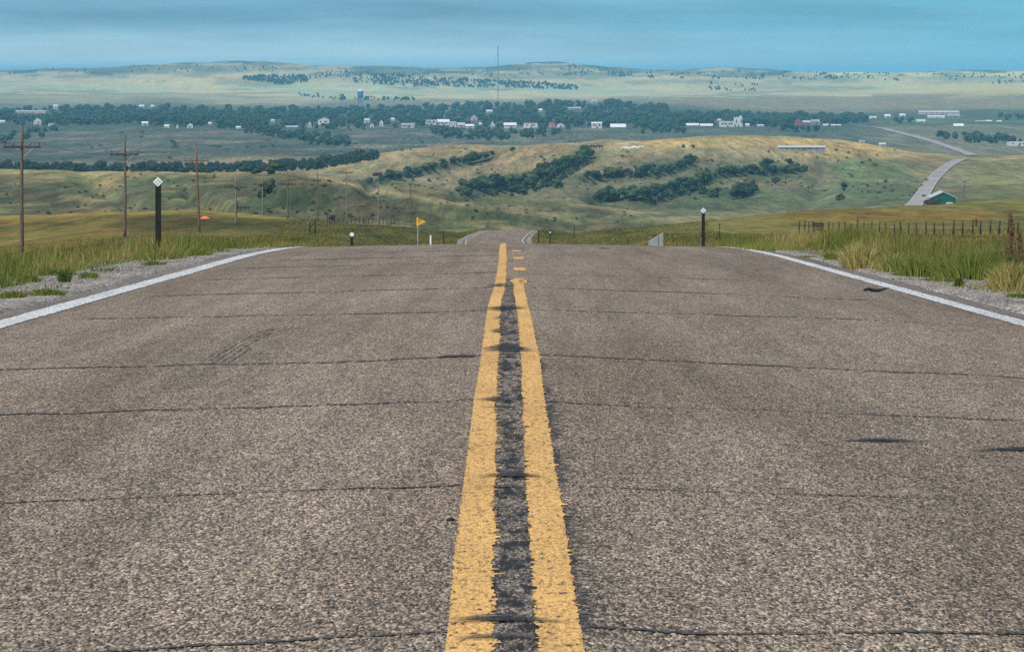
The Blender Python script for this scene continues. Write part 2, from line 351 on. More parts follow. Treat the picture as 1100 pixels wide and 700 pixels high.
def terrain(X, Y):
    X = np.asarray(X, float).ravel(); Y = np.asarray(Y, float).ravel()
    Yp = np.maximum(Y, 30.); px = CX + F * X / Yp; px = np.clip(px, -1190, 2290)
    P = np.stack([np.interp(px, PG, r[1]) for r in ROWS])
    warp = .10 * fbm(px / 210., px * 0 + 3.3, 3, 11) * sstep(500, 1200, Yp) * (1 - .6 * sstep(5000, 9000, Yp))
    t = np.clip(np.log(Yp) + warp, RT[0], RT[-1])
    yp = pchip(P, t)
    z = -(yp - HY) / F * Yp
    # relief: drainage and swells growing with distance
    rel0 = .5 * fbm(px / 15., np.log(Yp) * 45, 3, 23)
    amp = sstep(150, 700, Yp) * Yp / F
    rel = 1.5 * fbm(px / 55., np.log(Yp) * 14, 4, 21) + 1.0 * (1 - 2 * np.abs(fbm(px / 90. + .6 * np.log(Yp) * 9, np.log(Yp) * 7, 3, 31)))
    edge = np.where(Yp > 7400, 1.5, 1.3) * np.where((Yp > 4000) & (Yp < 7400), .5, 1)
    z = z + amp * edge * (rel + rel0)
    for line, w, dep in GULLIES:
        d = seg_d(px, yp, line); z = z - dep * np.exp(-(d / w) ** 2) * sstep(500, 700, Yp) * (1 - sstep(2300, 2700, Yp))
    # verge beside the road
    a = np.abs(X - xroad(Y)); zr = zroad(np.clip(Y, -110, 680)) - CROWN * np.minimum(a, 3.65)
    s = np.maximum(a - 3.65, 0)
    prof = -(np.where(s < .6, .02 * s, .012 + np.where(s < 2.0, .045 * (s - .6), .063 + .13 * np.clip(s - 2.0, 0, 3.2))))
    zn = zr + prof + .05 * fbm(X * .9, Y * .35, 3, 5) * sstep(.8, 2., s)
    k = sstep(55, 130, Y) * sstep(7., 16, a)
    k = np.where(Y > 55, np.maximum(k, sstep(60, 170, Y) * sstep(6.0, 11 + Y * .02, a)), 0)
    k = np.where(Y > 560, np.maximum(k, sstep(560, 660, Y)), k)
    zz = zn * (1 - k) + z * k
    under = (1 - sstep(3.86, 4.12, a)) * (Y < 600)
    return zz - .12 * under, px, np.where(Y > 30, -zz / np.maximum(Y, 1) * F + HY, 400)
# sheet: columns fan out with distance
pxs = np.concatenate([np.arange(-1150, -60, 24.), np.arange(-60, 1160, 3.), np.arange(1160, 2260, 24.)])
U = (pxs - CX) / F
Yr = np.concatenate([np.arange(-100, 18, 3.), np.arange(18, 120, .6)]); y = 120.
lst = []
while y < 30000: lst.append(y); y *= 1.0095 if y < 13000 else 1.06
Yr = np.concatenate([Yr, lst]); OFF = 125.
def grid_x(u, Y): return u * (np.where(Y < 500, Y * 1.0 + np.clip((500 - Y) / 500, 0, 1.3) ** 2 * 30, Y))
UU, YY = np.meshgrid(U, Yr); XX = grid_x(UU, YY)
Zt, PXv, PYv = terrain(XX, YY)
GZ = Zt.reshape(UU.shape)
def ground_z(X, Y):
    X = np.atleast_1d(np.asarray(X, float)); Y = np.atleast_1d(np.asarray(Y, float))
    u = X / grid_x(np.ones_like(Y), Y)
    i = np.clip(np.searchsorted(Yr, Y) - 1, 0, len(Yr) - 2); j = np.clip(np.searchsorted(U, u) - 1, 0, len(U) - 2)
    fy = np.clip((Y - Yr[i]) / (Yr[i + 1] - Yr[i]), 0, 1); fx = np.clip((u - U[j]) / (U[j + 1] - U[j]), 0, 1)
    return (GZ[i, j] * (1 - fx) + GZ[i, j + 1] * fx) * (1 - fy) + (GZ[i + 1, j] * (1 - fx) + GZ[i + 1, j + 1] * fx) * fy
_ys = np.exp(np.linspace(math.log(62), math.log(12500), 3200))
def hit(px, py, ymin=62, ymax=12500):        # first ground point seen through a photo pixel
    ys = _ys[(_ys >= ymin) & (_ys <= ymax)]
    zr = -(py - HY) / F * ys; zg = ground_z((px - CX) / F * ys, ys)
    k = np.argmax(zr <= zg)
    if not (zr <= zg).any(): k = int(np.argmin(zr - zg))
    Y = ys[k]; X = (px - CX) / F * Y
    return X, Y, float(ground_z(X, Y)[0])
def at(px, py, Y): return ((px - CX) / F * Y, Y, -(py - HY) / F * Y)

# the far highway is graded into the hills: a level bed under it, banks blending out
hw = [(980,224),(987,215),(993.5,205),(1000,195.5),(1007,187.5),(1015,180.5),(1023,175),(1030,171.8),(1036,170.6)]
hill_path = [hit(px, py, 1100) for px, py in hw]
valley_path = [hit(px, py, 2350) for px, py in [(1052,169.5),(1040,165.5),(1022,159),(1000,151.5),(975,145),(955,140),(940,137),(920,135.5)]]
for path, r0, r1 in ((hill_path, 7., 26.), (valley_path, 9., 40.)):
    P = np.array(path); d = np.concatenate([[0], np.cumsum(np.hypot(*np.diff(P[:, :2], axis=0).T))]); q = np.linspace(0, d[-1], int(d[-1] / 6)); xy = np.stack([np.interp(q, d, P[:, i]) for i in (0, 1)], 1)
    kk = np.hanning(41)[1:-1]; kk /= kk.sum(); zm = np.convolve(np.pad(ground_z(xy[:, 0], xy[:, 1]), 19, mode='reflect', reflect_type='odd'), kk, 'valid')
    sel = np.where((YY > xy[:, 1].min() - 60) & (YY < xy[:, 1].max() + 60) & (XX > xy[:, 0].min() - 60) & (XX < xy[:, 0].max() + 60)); vx, vy = XX[sel], YY[sel]
    best = np.full(len(vx), 1e9); bz = np.zeros(len(vx))
    for (x, y), z_ in zip(xy, zm):
        dd = np.hypot(vx - x, vy - y); m_ = dd < best; best[m_] = dd[m_]; bz[m_] = z_
    w_ = 1 - sstep(r0, r1, best); GZ[sel] = GZ[sel] * (1 - w_) + (bz - .1) * w_
Zt = GZ.ravel()

# land cover (plant and soil colour, with some cloud shade and sunlight painted in)
def cover():
    X = XX.ravel(); Y = np.maximum(YY.ravel(), 1.); px = PXv; py = PYv
    ly = np.log(Y)
    kn = [(30,(.10,.12,.028)),(120,(.12,.125,.028)),(230,(.155,.132,.034)),(400,(.155,.128,.036)),(470,(.185,.15,.045)),(560,(.11,.105,.05)),(760,(.092,.092,.052)),(900,(.115,.108,.058)),(985,(.30,.25,.125)),(1060,(.2,.18,.09)),
          (1200,(.13,.13,.065)),(1500,(.18,.160,.085)),(1850,(.27,.215,.11)),(2050,(.34,.25,.13)),(2400,(.075,.082,.062)),(3000,(.105,.105,.078)),(3500,(.085,.092,.066)),(3700,(.07,.08,.05)),  # valley plain knots darkened: cloud shadow is carried in their colour
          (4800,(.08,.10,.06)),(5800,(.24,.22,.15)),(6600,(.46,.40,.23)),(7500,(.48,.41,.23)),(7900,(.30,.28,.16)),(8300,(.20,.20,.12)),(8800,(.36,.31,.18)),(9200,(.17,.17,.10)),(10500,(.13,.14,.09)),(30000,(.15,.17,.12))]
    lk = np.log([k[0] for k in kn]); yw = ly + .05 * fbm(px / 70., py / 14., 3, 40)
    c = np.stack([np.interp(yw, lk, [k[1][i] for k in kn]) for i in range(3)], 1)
    def put(mask, col, w=1.):
        mk = np.clip(mask * w, 0, 1)[:, None]; c[:] = c * (1 - mk) + np.array(col) * mk
    def box(x0, x1, y0, y1, sx=8., sy=2., wob=2.):
        q = py + wob * fbm(px / 40., py / 12., 3, 77); p = px + 12 * fbm(px / 60., py / 9., 2, 78)
        return sstep(x0 - sx, x0 + sx, p) * (1 - sstep(x1 - sx, x1 + sx, p)) * sstep(y0 - sy, y0 + sy, q) * (1 - sstep(y1 - sy, y1 + sy, q))
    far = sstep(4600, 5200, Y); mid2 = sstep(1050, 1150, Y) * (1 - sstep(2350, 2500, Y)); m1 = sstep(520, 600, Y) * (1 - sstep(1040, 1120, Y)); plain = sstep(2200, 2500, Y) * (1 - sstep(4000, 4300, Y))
    # far fields
    put(far * box(-600, 420, 88, 99, 30, 1.5, 1.2), (.42, .46, .28), .7); put(far * box(-600, 330, 79, 88, 60, 2), (.58, .48, .27), .8)
    put(far * box(280, 700, 92, 101, 30, 1.5, 1), (.34, .42, .29), .7); put(far * box(320, 440, 100, 105, 20, 1, .5), (.30, .42, .26), .7)
    put(far * box(700, 1600, 104, 118, 30, 1, 1), (.25, .20, .11), .85); put(far * box(930, 1600, 91, 101, 40, 2, 2), (.52, .43, .17), .8)
    put(far * box(640, 1000, 82, 98, 50, 2, 3), (.50, .46, .24), .7); put(far * box(860, 1500, 76, 82, 40, 1.5, 1), (.70, .64, .24), .9)  # last strip: a sunlit patch on the right hills, its light painted in
    put(far * box(220, 340, 100, 112, 30, 2), (.44, .38, .26), .7); put(far * box(-300, 130, 103, 111, 30, 1.5), (.30, .28, .19), .7)
    put(far * box(560, 1000, 119, 124, 30, 1.5), (.30, .24, .15), .5)
    nz = fbm(px / 90., py / 3.5, 4, 55); put(far * sstep(5400, 6000, Y) * sstep(.05, .3, nz), (.22, .22, .13), .7); nz = fbm(px / 70., py / 3., 4, 56); put(far * sstep(5400, 6000, Y) * sstep(.12, .32, nz), (.56, .46, .24), .7)
    # scrub woods on the far hills
    nz = fbm(px / 26., py / 3.2, 4, 50); put(far * sstep(8900, 9300, Y) * sstep(.08, .3, nz), (.055, .085, .05), .8)
    # plain: brush and pale strips
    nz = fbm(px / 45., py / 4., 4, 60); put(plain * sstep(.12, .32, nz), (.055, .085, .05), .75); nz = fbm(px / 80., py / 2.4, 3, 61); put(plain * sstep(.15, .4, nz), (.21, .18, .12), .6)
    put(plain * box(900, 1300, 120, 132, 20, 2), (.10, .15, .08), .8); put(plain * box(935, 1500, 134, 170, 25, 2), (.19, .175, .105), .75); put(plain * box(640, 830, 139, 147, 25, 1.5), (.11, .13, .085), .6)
    # middle hills: gold tops, green hollows
    put(mid2 * box(690, 960, 148, 158, 30, 2, 3), (.44, .31, .12), .85); put(mid2 * box(860, 1015, 156, 170, 25, 2, 3), (.42, .30, .12), .8)
    put(mid2 * box(660, 930, 170, 200, 40, 6, 6), (.135, .135, .068), .7); put(mid2 * box(900, 985, 170, 215, 20, 5, 5), (.085, .125, .055), .7)
    put(mid2 * box(720, 960, 203, 225, 40, 5, 5), (.095, .118, .055), .7); put(mid2 * box(1040, 1400, 170, 215, 14, 4, 4), (.17, .165, .062), .8)
    put(mid2 * box(560, 640, 200, 216, 20, 4, 4), (.185, .16, .085), .6); put(mid2 * box(440, 640, 157, 170, 30, 3, 3), (.32, .24, .115), .6)
    for line, w, dep in GULLIES[:6]:
        d = seg_d(px, py, line); put(mid2 * np.exp(-(d / (w * 1.6)) ** 2), (.045, .065, .032), .85)
    # first grey-green hill
    nz = fbm(px / 60., py / 7., 4, 70); put(m1 * sstep(.05, .35, nz), (.085, .105, .052), .8); nz = fbm(px / 38., py / 5., 4, 71); put(m1 * sstep(.15, .4, nz), (.23, .19, .085), .6)
    put(m1 * box(270, 345, 196, 226, 14, 5, 5), (.07, .085, .045), .75)
    d = seg_d(px, py, [(335,190),(400,205),(450,212),(500,220),(560,228),(620,238)], 1.); put(m1 * np.exp(-(d / 3.) ** 2), (.30, .25, .13), .75); d = seg_d(px, py + -7, [(335,190),(400,205),(450,212),(500,220),(560,228),(620,238)], 1.); put(m1 * np.exp(-(d / 4.) ** 2), (.075, .09, .045), .6)
    # olive fields before it
    ol = sstep(110, 180, Y) * (1 - sstep(520, 600, Y))
    nz = fbm(px / 70., py / 5., 4, 80); put(ol * sstep(.0, .3, nz), (.185, .12, .034), .7); nz = fbm(px / 55., py / 4., 4, 81); put(ol * sstep(.1, .35, nz), (.085, .09, .022), .7)
    put(ol * box(120, 470, 231, 248, 30, 3, 3), (.072, .058, .018), .8); put(sstep(110, 140, Y) * (1 - sstep(520, 600, Y)) * box(330, 500, 248, 300, 30, 2, 2), (.075, .082, .024), .7); put(sstep(110, 140, Y) * (1 - sstep(520, 600, Y)) * box(580, 740, 249, 300, 20, 2, 2), (.095, .095, .028), .6); put(ol * box(-200, 420, 222, 236, 30, 2, 2) * sstep(420, 450, Y), (.30, .215, .06), .7)
    put(ol * box(760, 1300, 212, 226, 30, 3, 3), (.165, .150, .045), .7); put(ol * box(700, 1300, 236, 262, 30, 3, 3), (.150, .135, .042), .7); put(ol * box(840, 1060, 226, 238, 25, 3, 3), (.185, .125, .03), .7)
    # gravel strip next to the tarmac
    a = np.abs(X - xroad(YY.ravel())); yv = YY.ravel()
    gw = 1.45 + .35 * fbm(yv * .12, X * 0 + np.sign(X) * 5, 3, 90)
    g = (1 - sstep(gw - .25, gw + .3, a - 3.65)) * (yv < 600)
    g = np.where(a < 4.0, 1. * (yv < 600), g)
    return np.concatenate([c, g[:, None]], 1)
nr, nc = UU.shape
idx = np.arange(nr * nc).reshape(nr, nc)
quads = np.stack([idx[:-1, :-1], idx[:-1, 1:], idx[1:, 1:], idx[1:, :-1]], -1).reshape(-1, 4)
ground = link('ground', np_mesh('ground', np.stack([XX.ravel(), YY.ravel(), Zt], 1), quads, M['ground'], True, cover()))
set_props(ground, 'rolling prairie of olive, gold and grey green grass hills', 'ground', kind='structure')

# ------------------------------------------------------------------ the road and its markings
RZ = .0
ry = np.concatenate([np.arange(-60, 80, .4), np.arange(80, 600, 3.)])
def strip(x_off, ys, dz=0., xcur=xroad, zcur=zroad):
    V = []; n = len(x_off)
    for y in ys:
        for x in x_off: V.append((xcur(y) + x, y, zcur(y) - CROWN * min(abs(x), 3.65) - .02 * max(0, abs(x) - 3.65) + dz))
    id_ = np.arange(len(ys) * n).reshape(len(ys), n)
    return np.array(V), np.stack([id_[:-1, :-1], id_[:-1, 1:], id_[1:, 1:], id_[1:, :-1]], -1).reshape(-1, 4)
V, T = strip([-3.75, -1.8, 0, 1.8, 3.75], ry)
road = link('road', np_mesh('road', V, T, M['asphalt'], True)); set_props(road, 'worn brown grey two lane asphalt road over a crest', 'road', kind='structure')
for sgn in (-1, 1):
    off = sorted([sgn * 3.75, sgn * 3.9, sgn * 4.12])
    V, T = strip(off, ry)
    jag = np.array([.09 * fbm(np.array([y * .9]), np.array([sgn * 3.]), 3, 95)[0] for y in ry])
    e = np.argmax(np.abs(off)); V[e::3, 0] += sgn * jag; V[e::3, 2] -= .03
    link('paved_shoulder', np_mesh('paved_shoulder', V, T, M['asphalt_shoulder'], True), road)
def y_of(py):                                 # road distance seen at a photo row (near side of the crest)
    ys = np.arange(5.2, 55, .02); p = HY - F * zroad(ys) / ys; return float(np.interp(-py, -p, ys))
def rz(x, y): return zroad(y) - CROWN * np.abs(x - xroad(y))
def ribbon(name, yy, xl, xr, dz, mat, parent=road):
    xm = .5 * (xl + xr)
    V = np.stack([np.stack([xl, yy, rz(xl, yy) + dz], 1), np.stack([xm, yy, rz(xm, yy) + dz], 1), np.stack([xr, yy, rz(xr, yy) + dz], 1)], 1).reshape(-1, 3)
    n = len(yy); i = np.arange(n - 1) * 3
    T = np.concatenate([np.stack([i, i + 1, i + 4, i + 3], 1), np.stack([i + 1, i + 2, i + 5, i + 4], 1)])
    return link(name, np_mesh(name, V, T, mat, True), parent)
def ysteps(y0, y1):
    o = [y0]
    while o[-1] < y1: o.append(o[-1] + .011 * max(1, o[-1] / 9.))
    return np.array(o)
def px_curve(tab, yy):
    ty = np.array([y_of(p) for p, _ in tab]); tx = np.array([(x - CX) / F * q for (_, x), q in zip(tab, ty)])
    o = np.argsort(ty); v = np.interp(yy, ty[o], tx[o])
    k = np.exp(-np.linspace(-2, 2, 61) ** 2); k /= k.sum(); return np.convolve(np.pad(v, 30, mode='edge'), k, 'valid')
def jag(yy, seed, amp):
    n = len(yy); a = RNG.normal(0, 1, n); b = vnoise(yy * 1.3, yy * 0, seed) - .5
    sp = np.where(RNG.random(n) < .30, RNG.exponential(1., n), 0); h = RNG.random(n) < .45
    for i in range(1, n):
        if h[i]: sp[i] = sp[i - 1]; a[i] = a[i - 1]
    return amp * (.35 * a + .9 * b), amp * 1.5 * np.minimum(sp, 4.)
def painted_line(name, tab, y0, y1, wid, seed, amp, mat, ragged_r=1., ragged_l=1., dz=.004):
    yy = ysteps(y0, y1); xc = px_curve(tab, yy)
    jl, sl = jag(yy, seed, amp); jr, sr = jag(yy, seed + 5, amp)
    if callable(wid): w = wid(yy)
    else: w = wid
    return ribbon(name, yy, xc - w / 2 + ragged_l * jl + .5 * sl * ragged_l, xc + w / 2 + ragged_r * jr + sr * ragged_r * .6, dz, mat)
LT = [(699,504),(690,505),(600,508),(500,516),(430,521),(400,524.5),(380,526.5),(355,528.5),(340,529.5),(328,531),(320,533),(312,535.5),(305,537),(295,538.5),(280,540),(270,540),(262,540.5)]
RTB = [(699,603),(690,601),(600,591),(560,586.5),(500,579.5),(430,573.5),(400,571),(380,569),(355,565),(340,563),(328,560.5),(315,558),(305,557)]
painted_line('yellow_line', [(740,500)] + LT, 4.6, 58, .098, 100, .008, M['yellow_paint'], 1.25, .35)
painted_line('yellow_line', [(740,609)] + RTB, 4.6, y_of(299), .098, 120, .008, M['yellow_paint'], .75, .9)
for p0, p1, xc, w in ((304, 300.5, 557, .17), (291, 287.5, 557, .14), (278.5, 276, 556, .14), (270.5, 269, 554, .14)):
    y0, y1 = y_of(p0), y_of(p1); yy = np.linspace(y0, y1, 40); xx = (xc - CX) / F * yy
    jl, _ = jag(yy, 140, .012); ribbon('yellow_dash', yy, xx - w / 2 + jl + .05 * np.cos(np.linspace(-1.4, 1.4, 40))**-1 * .15, xx + w / 2 + jl[::-1] * 1.6, .004, M['yellow_paint'])
for sgn in (-1, 1):
    yy = np.concatenate([ysteps(12, 62), np.arange(64, 590, 4.)]); jl, sl = jag(yy, 160 + sgn, .013); jr, sr = jag(yy, 170 + sgn, .013)
    w = np.where(yy > 62, .09, .22 if sgn < 0 else .165) + .02 * fbm(yy * .2, yy * 0 + sgn, 2, 180)
    c = xroad(yy) + sgn * (3.66 + .03 * fbm(yy * .07, yy * 0 + sgn * 9, 2, 181))
    ribbon('white_line', yy, c - w / 2 + jl - sl * .3, c + w / 2 + jr + sr * .3, .005, M['white_paint'])
# worn dark seal between the yellow lines
yy = ysteps(4.6, y_of(300)); xl = px_curve([(740,500)] + LT, yy) + .03; xr = px_curve([(740,609)] + RTB, yy) - .035; j1, s1 = jag(yy, 200, .008)
ribbon('worn_centre_seal', yy, xl + j1, xr - j1, .002, M['seal'])
# crumbled, tar-dark border right of the right yellow line: many short streaks
V = []; Q = []; yy = ysteps(y_of(680), y_of(385)); xr = px_curve(RTB, yy) + .052
for y, x in zip(yy, xr):
    dn = vnoise(np.array([y * 1.7]), np.array([.0]), 207)[0]
    for q in range(2):
        if RNG.random() > 1.5 * dn - .25: continue
        c = x + RNG.exponential(.022) - .004; l = RNG.uniform(.006, .028); h = .004 * max(1, y / 9) * RNG.uniform(.6, 1.5); m_ = len(V)
        for a, b in ((c - l, y), (c, y - h), (c + l, y), (c, y + h)): V.append((a, b, float(rz(a, b)) + .0015 + .0003 * q))
        Q.append((m_, m_ + 1, m_ + 2, m_ + 3))
link('crumbled_edge', np_mesh('crumbled_edge', V, Q, M['tar_grey']), road)
# transverse cracks, each a mesh of its own
def crack(name, pts, th, dz=.003, mat=None, seed=0):
    """pts: photo (px,py) along the crack; th: thickness along the road in metres"""
    P = [((px - CX) / F * y_of(py), y_of(py)) for px, py in pts]
    X = np.array([p[0] for p in P]); Yv = np.array([p[1] for p in P]); o = np.argsort(X); X = X[o]; Yv = Yv[o]
    x0, x1 = max(X[0], -3.6), min(X[-1], 3.6); st = .006 * max(1, Yv.mean() / 9); n = max(8, int((x1 - x0) / st)); xx = np.linspace(x0, x1, n)
    walk = np.cumsum(RNG.normal(0, 1, n)); walk -= np.convolve(np.pad(walk, 40, mode='edge'), np.ones(81) / 81, 'valid')
    yv = np.interp(xx, X, Yv) + 1.2 * th * fbm(xx * 2.2, xx * 0 + seed, 4, 300 + seed) + th * .10 * walk
    ends = np.minimum(xx - x0, x1 - xx); tap = sstep(-.05, .25, ends)
    t = th * tap * np.clip(.55 + 1.0 * fbm(xx * 3, xx * 0 + seed, 5, 320 + seed) + .45 * RNG.normal(0, 1, n), .12, 1.8)
    V = np.stack([np.stack([xx, yv - t / 2, rz(xx, yv - t / 2) + dz], 1), np.stack([xx, yv + t / 2, rz(xx, yv + t / 2) + dz], 1)], 1).reshape(-1, 3); i = np.arange(n - 1) * 2
    return link(name, np_mesh(name, V, np.stack([i, i + 2, i + 3, i + 1], 1), mat or M['tar'], True), road)
def streaks(name, px0, px1, py, th, dz, mat, fill=.8, pw=2.4):
    """a smear of bitumen: many short cross-road streaks gathered in a lens"""
    yc = y_of(py); x0, x1 = (px0 - CX) / F * yc, (px1 - CX) / F * yc; st = .010 * max(1, yc / 9) * .6; n = max(4, int(th / st)); V = []; Q = []; bow = RNG.uniform(-.3, .9)
    for k in range(n):
        t = (k + .5) / n * 2 - 1; half = (x1 - x0) / 2 * (1 - abs(t) ** pw)
        for rep_ in range(3):
            l = half * RNG.uniform(.25, .8); c = (x0 + x1) / 2 + RNG.uniform(-1, 1) * (half - l)
            if RNG.random() > fill: continue
            y = yc + t * th / 2; h = st * RNG.uniform(.5, 1.3); m = len(V); d = dz + .0003 * rep_ + .00002 * k
            for a, b in ((c - l, y), (c, y - h / 2), (c + l, y), (c, y + h / 2)):
                b += bow * th * (1 - ((a - (x0 + x1) / 2) / ((x1 - x0) / 2)) ** 2) + .25 * th * float(vnoise(np.array([a * 14]), np.array([yc]), 9)[0] - .5); V.append((a, b, float(rz(a, b)) + d))
            Q.append((m, m + 1, m + 2, m + 3))
    return link(name, np_mesh(name, V, Q, mat), road)
cr = [([(-300,697),(0,692),(150,690),(300,686),(480,676)], .020), ([(600,672),(760,678),(900,674),(1100,671),(1400,668)], .020),
      ([(-400,537),(0,531),(140,528),(300,523),(500,521)], .020), ([(590,521),(800,525),(1000,527),(1100,529),(1400,530)], .012),
      ([(-300,437),(0,436),(250,432),(400,431),(525,428)], .045), ([(590,430),(640,433),(900,437),(1100,442),(1300,444)], .035),
      ([(-200,389),(0,388),(220,385),(400,385),(518,381)], .06), ([(575,381),(700,384),(900,390),(1100,396),(1200,397)], .05),
      ([(75,334),(250,334.5),(400,334),(518,333)], .06), ([(565,332),(700,333.5),(900,336),(1040,340)], .06),
      ([(150,311),(350,310),(520,308.5)], .07), ([(565,308.5),(750,311),(960,316)], .06),
      ([(205,294.5),(400,293.5),(530,292.5)], .08), ([(570,294),(700,295),(860,298)], .04),
      ([(250,283),(400,282),(534,281)], .10), ([(275,275.5),(420,274.5),(536,273.5)], .10), ([(300,269.5),(440,268.5),(536,268)], .10)]
for k, (p, th) in enumerate(cr):
    p = list(p)
    if p[-1][0] < 545: p.append((546, p[-1][1]))
    elif p[0][0] < 620: p.insert(0, (553, p[0][1]))
    crack('road_crack', p, th * 1.5, .003, M['tar_soft'], k)
for x0, x1, py, th, fl in ((500, 596, 515.5, .17, .9), (500, 585, 524, .04, .5), (452, 622, 670, .11, .9), (470, 600, 690, .06, .7), (505, 562, 429, .28, .75), (508, 580, 377, .85, .95), (440, 530, 383.5, .2, .6),
                           (512, 572, 331, .9, .8), (518, 556, 308, .9, .6), (524, 549, 356, .7, .6), (518, 548, 546, .04, .5), (514, 558, 438, .1, .5), (528, 552, 462, .5, .4), (530, 556, 400, .9, .55), (525, 552, 345, .8, .4)):
    streaks('tar_patch', x0, x1, py, th, .0075, M['tar_grey'], fl)
for x0, x1, py, th, fl in ((882, 1014, 467.3, .14, 1.), (1024, 1190, 476, .17, 1.), (640, 660, 265.5, .9, 1.)):
    streaks('tar_mark', x0, x1, py, th, .004, M['tar'], fl, 2.6)
# skid mark and pebble
P = [(220, 386), (250, 368), (268, 358), (300, 348)]
yy = np.linspace(y_of(386), y_of(346), 160); xx = np.interp(yy, [y_of(p[1]) for p in P], [(p[0] - CX) / F * y_of(p[1]) for p in P])
for o_, w_ in ((-.05, .012), (-.015, .02), (.03, .014), (.07, .022), (.115, .012)):
    jl, _ = jag(yy, 3, .006); ww = w_ * np.clip(vnoise(yy * 2.5, yy * 0 + o_ * 50, 8) * 1.6 - .3, .05, 1)
    ribbon('skid_mark', yy, xx + o_ + jl - ww / 2, xx + o_ + jl + ww / 2, .002, M['seal'])
def rock(r, seed, n=10):
    m = MB(); rr = random.Random(seed); prof = []
    pts = [(0, -.4), (.8, -.35), (1, .0), (.7, .4), (.05, .55)]
    m.lathe([(max(.02, a) * r, (b + .4) * r) for a, b in pts], n)
    m.v = [(x * (1 + rr.uniform(-.25, .25)), y * (1 + rr.uniform(-.25, .25)), z * (1 + rr.uniform(-.2, .2))) for x, y, z in m.v]; return m
yb = y_of(558); xb = (484 - CX) / F * yb
o = rock(.008, 3).build('pebble', M['rubber'], None, (xb, yb, rz(xb, yb)), True); o.scale = (1.6, 1, 1); set_props(o, 'small black pebble lying left of the yellow lines', 'pebble')
yb = y_of(306.5); xb = (941 - CX) / F * yb; m = MB(); pr = []
pts = []
for i in range(15):
    t = i / 14; pts.append((-.11 + .22 * t, .03 * math.sin(t * 5), .022 + .03 * t ** 4 + .008 * math.sin(9 * t)))
m.tube(pts, [.006 + .014 * math.sin(math.pi * min(1, .15 + i / 14 * .9)) for i in range(15)], 6)
o = m.build('tyre_scrap', M['rubber'], None, (xb, yb, rz(xb, yb) - .002), True); o.scale = (1, 2.2, .8); set_props(o, 'curled black tyre scrap by the right white edge line', 'tyre scrap')
yb = 31.; xb = -5.45

# ------------------------------------------------------------------ gravel stones and verge grass
def stones(n, name, label):
    base = np.array([(1,0,0),(-.9,.1,0),(0,1,.1),(0,-1,0),(.1,0,.8),(0,.1,-.6)]); tri = np.array([(0,2,4),(2,1,4),(1,3,4),(3,0,4),(2,0,5),(1,2,5),(3,1,5),(0,3,5)])
    y = 14 + 66 * RNG.random(n) ** 1.3; sg = RNG.choice([-1, 1], n); s = .62 + RNG.gamma(2.0, .42, n); s = np.where(s > 2.6, .62 + 1.8 * RNG.random(n), s)
    x = sg * (3.65 + s); r = np.clip(RNG.lognormal(-4.85, .5, n), .004, .03)
    z = ground_z(x, y)
    z = np.where(s < .66, zroad(y) - .075, z)
    V = base[None] * r[:, None, None] * RNG.uniform(.6, 1.3, (n, 6, 3)) * np.array([1.2, 1.2, .8])
    th = RNG.random(n) * 6.28; c, s_ = np.cos(th), np.sin(th)
    V = np.stack([V[..., 0] * c[:, None] - V[..., 1] * s_[:, None], V[..., 0] * s_[:, None] + V[..., 1] * c[:, None], V[..., 2]], -1) + np.stack([x, y, z + r * .3], 1)[:, None]
    T = (np.arange(n)[:, None, None] * 6 + tri[None]).reshape(-1, 3)
    o = link(name, np_mesh(name, V.reshape(-1, 3), T, M['stone'])); set_props(o, label, 'gravel', kind='stuff')
stones(14000, 'gravel', 'loose pale stones scattered along both road shoulders')

def blades(name, label, x, y, h, w, col, lean=.35, cat='grass', wind=(.10, 0)):
    n = len(x); z = ground_z(x, y) - .02
    th = RNG.random(n) * 6.28; L = lean * h * RNG.normal(0, 1, n); dx = np.cos(th) * L + wind[0] * h; dy = np.sin(th) * L
    wx = np.abs(np.cos(th * 1.7)) * .7 + .3; sx = w * wx; sy = w * (1 - wx) * .6
    b0 = np.stack([x - sx, y - sy, z], 1); b1 = np.stack([x + sx, y + sy, z], 1)
    m0 = np.stack([x + dx * .35 - sx * .8, y + dy * .35 - sy, z + h * .6], 1); m1 = np.stack([x + dx * .35 + sx * .8, y + dy * .35 + sy, z + h * .6], 1)
    t = np.stack([x + dx, y + dy, z + h * (1 - .12 * np.abs(L / (h + 1e-6)))], 1)
    V = np.stack([b0, b1, m0, m1, t], 1).reshape(-1, 3); k = np.arange(n)[:, None, None] * 5
    T = (k + np.array([(0, 1, 3), (0, 3, 2), (2, 3, 4)])[None]).reshape(-1, 3)
    C = np.repeat(np.concatenate([col, np.ones((n, 1))], 1)[:, None], 5, 1).reshape(-1, 4)
    o = link(name, np_mesh(name, V, T, M['grass'], False, C)); return set_props(o, label, cat, kind='stuff')
GREEN = np.array((.112, .150, .030)); LIME = np.array((.215, .235, .05)); STRAW = np.array((.40, .32, .13)); RUST = np.array((.21, .125, .036)); DARK = np.array((.030, .055, .012))
def grass_cols(x, y, seed, dry=0.):
    a = fbm(x * .55, y * .16, 4, seed); b = fbm(x * 1.6, y * .5, 3, seed + 9); r = RNG.random(len(x)) - .5
    v = a * 1.3 + b * .9 + r * 1.35 + dry
    k = np.array([-1.2, -.45, -.05, .35, .75, 1.3]); P = np.stack([DARK, GREEN, GREEN * 1.15, LIME, RUST * .6 + STRAW * .4, STRAW])
    return np.stack([np.interp(v, k, P[:, i]) for i in range(3)], 1) * RNG.uniform(.75, 1.25, (len(x), 1))
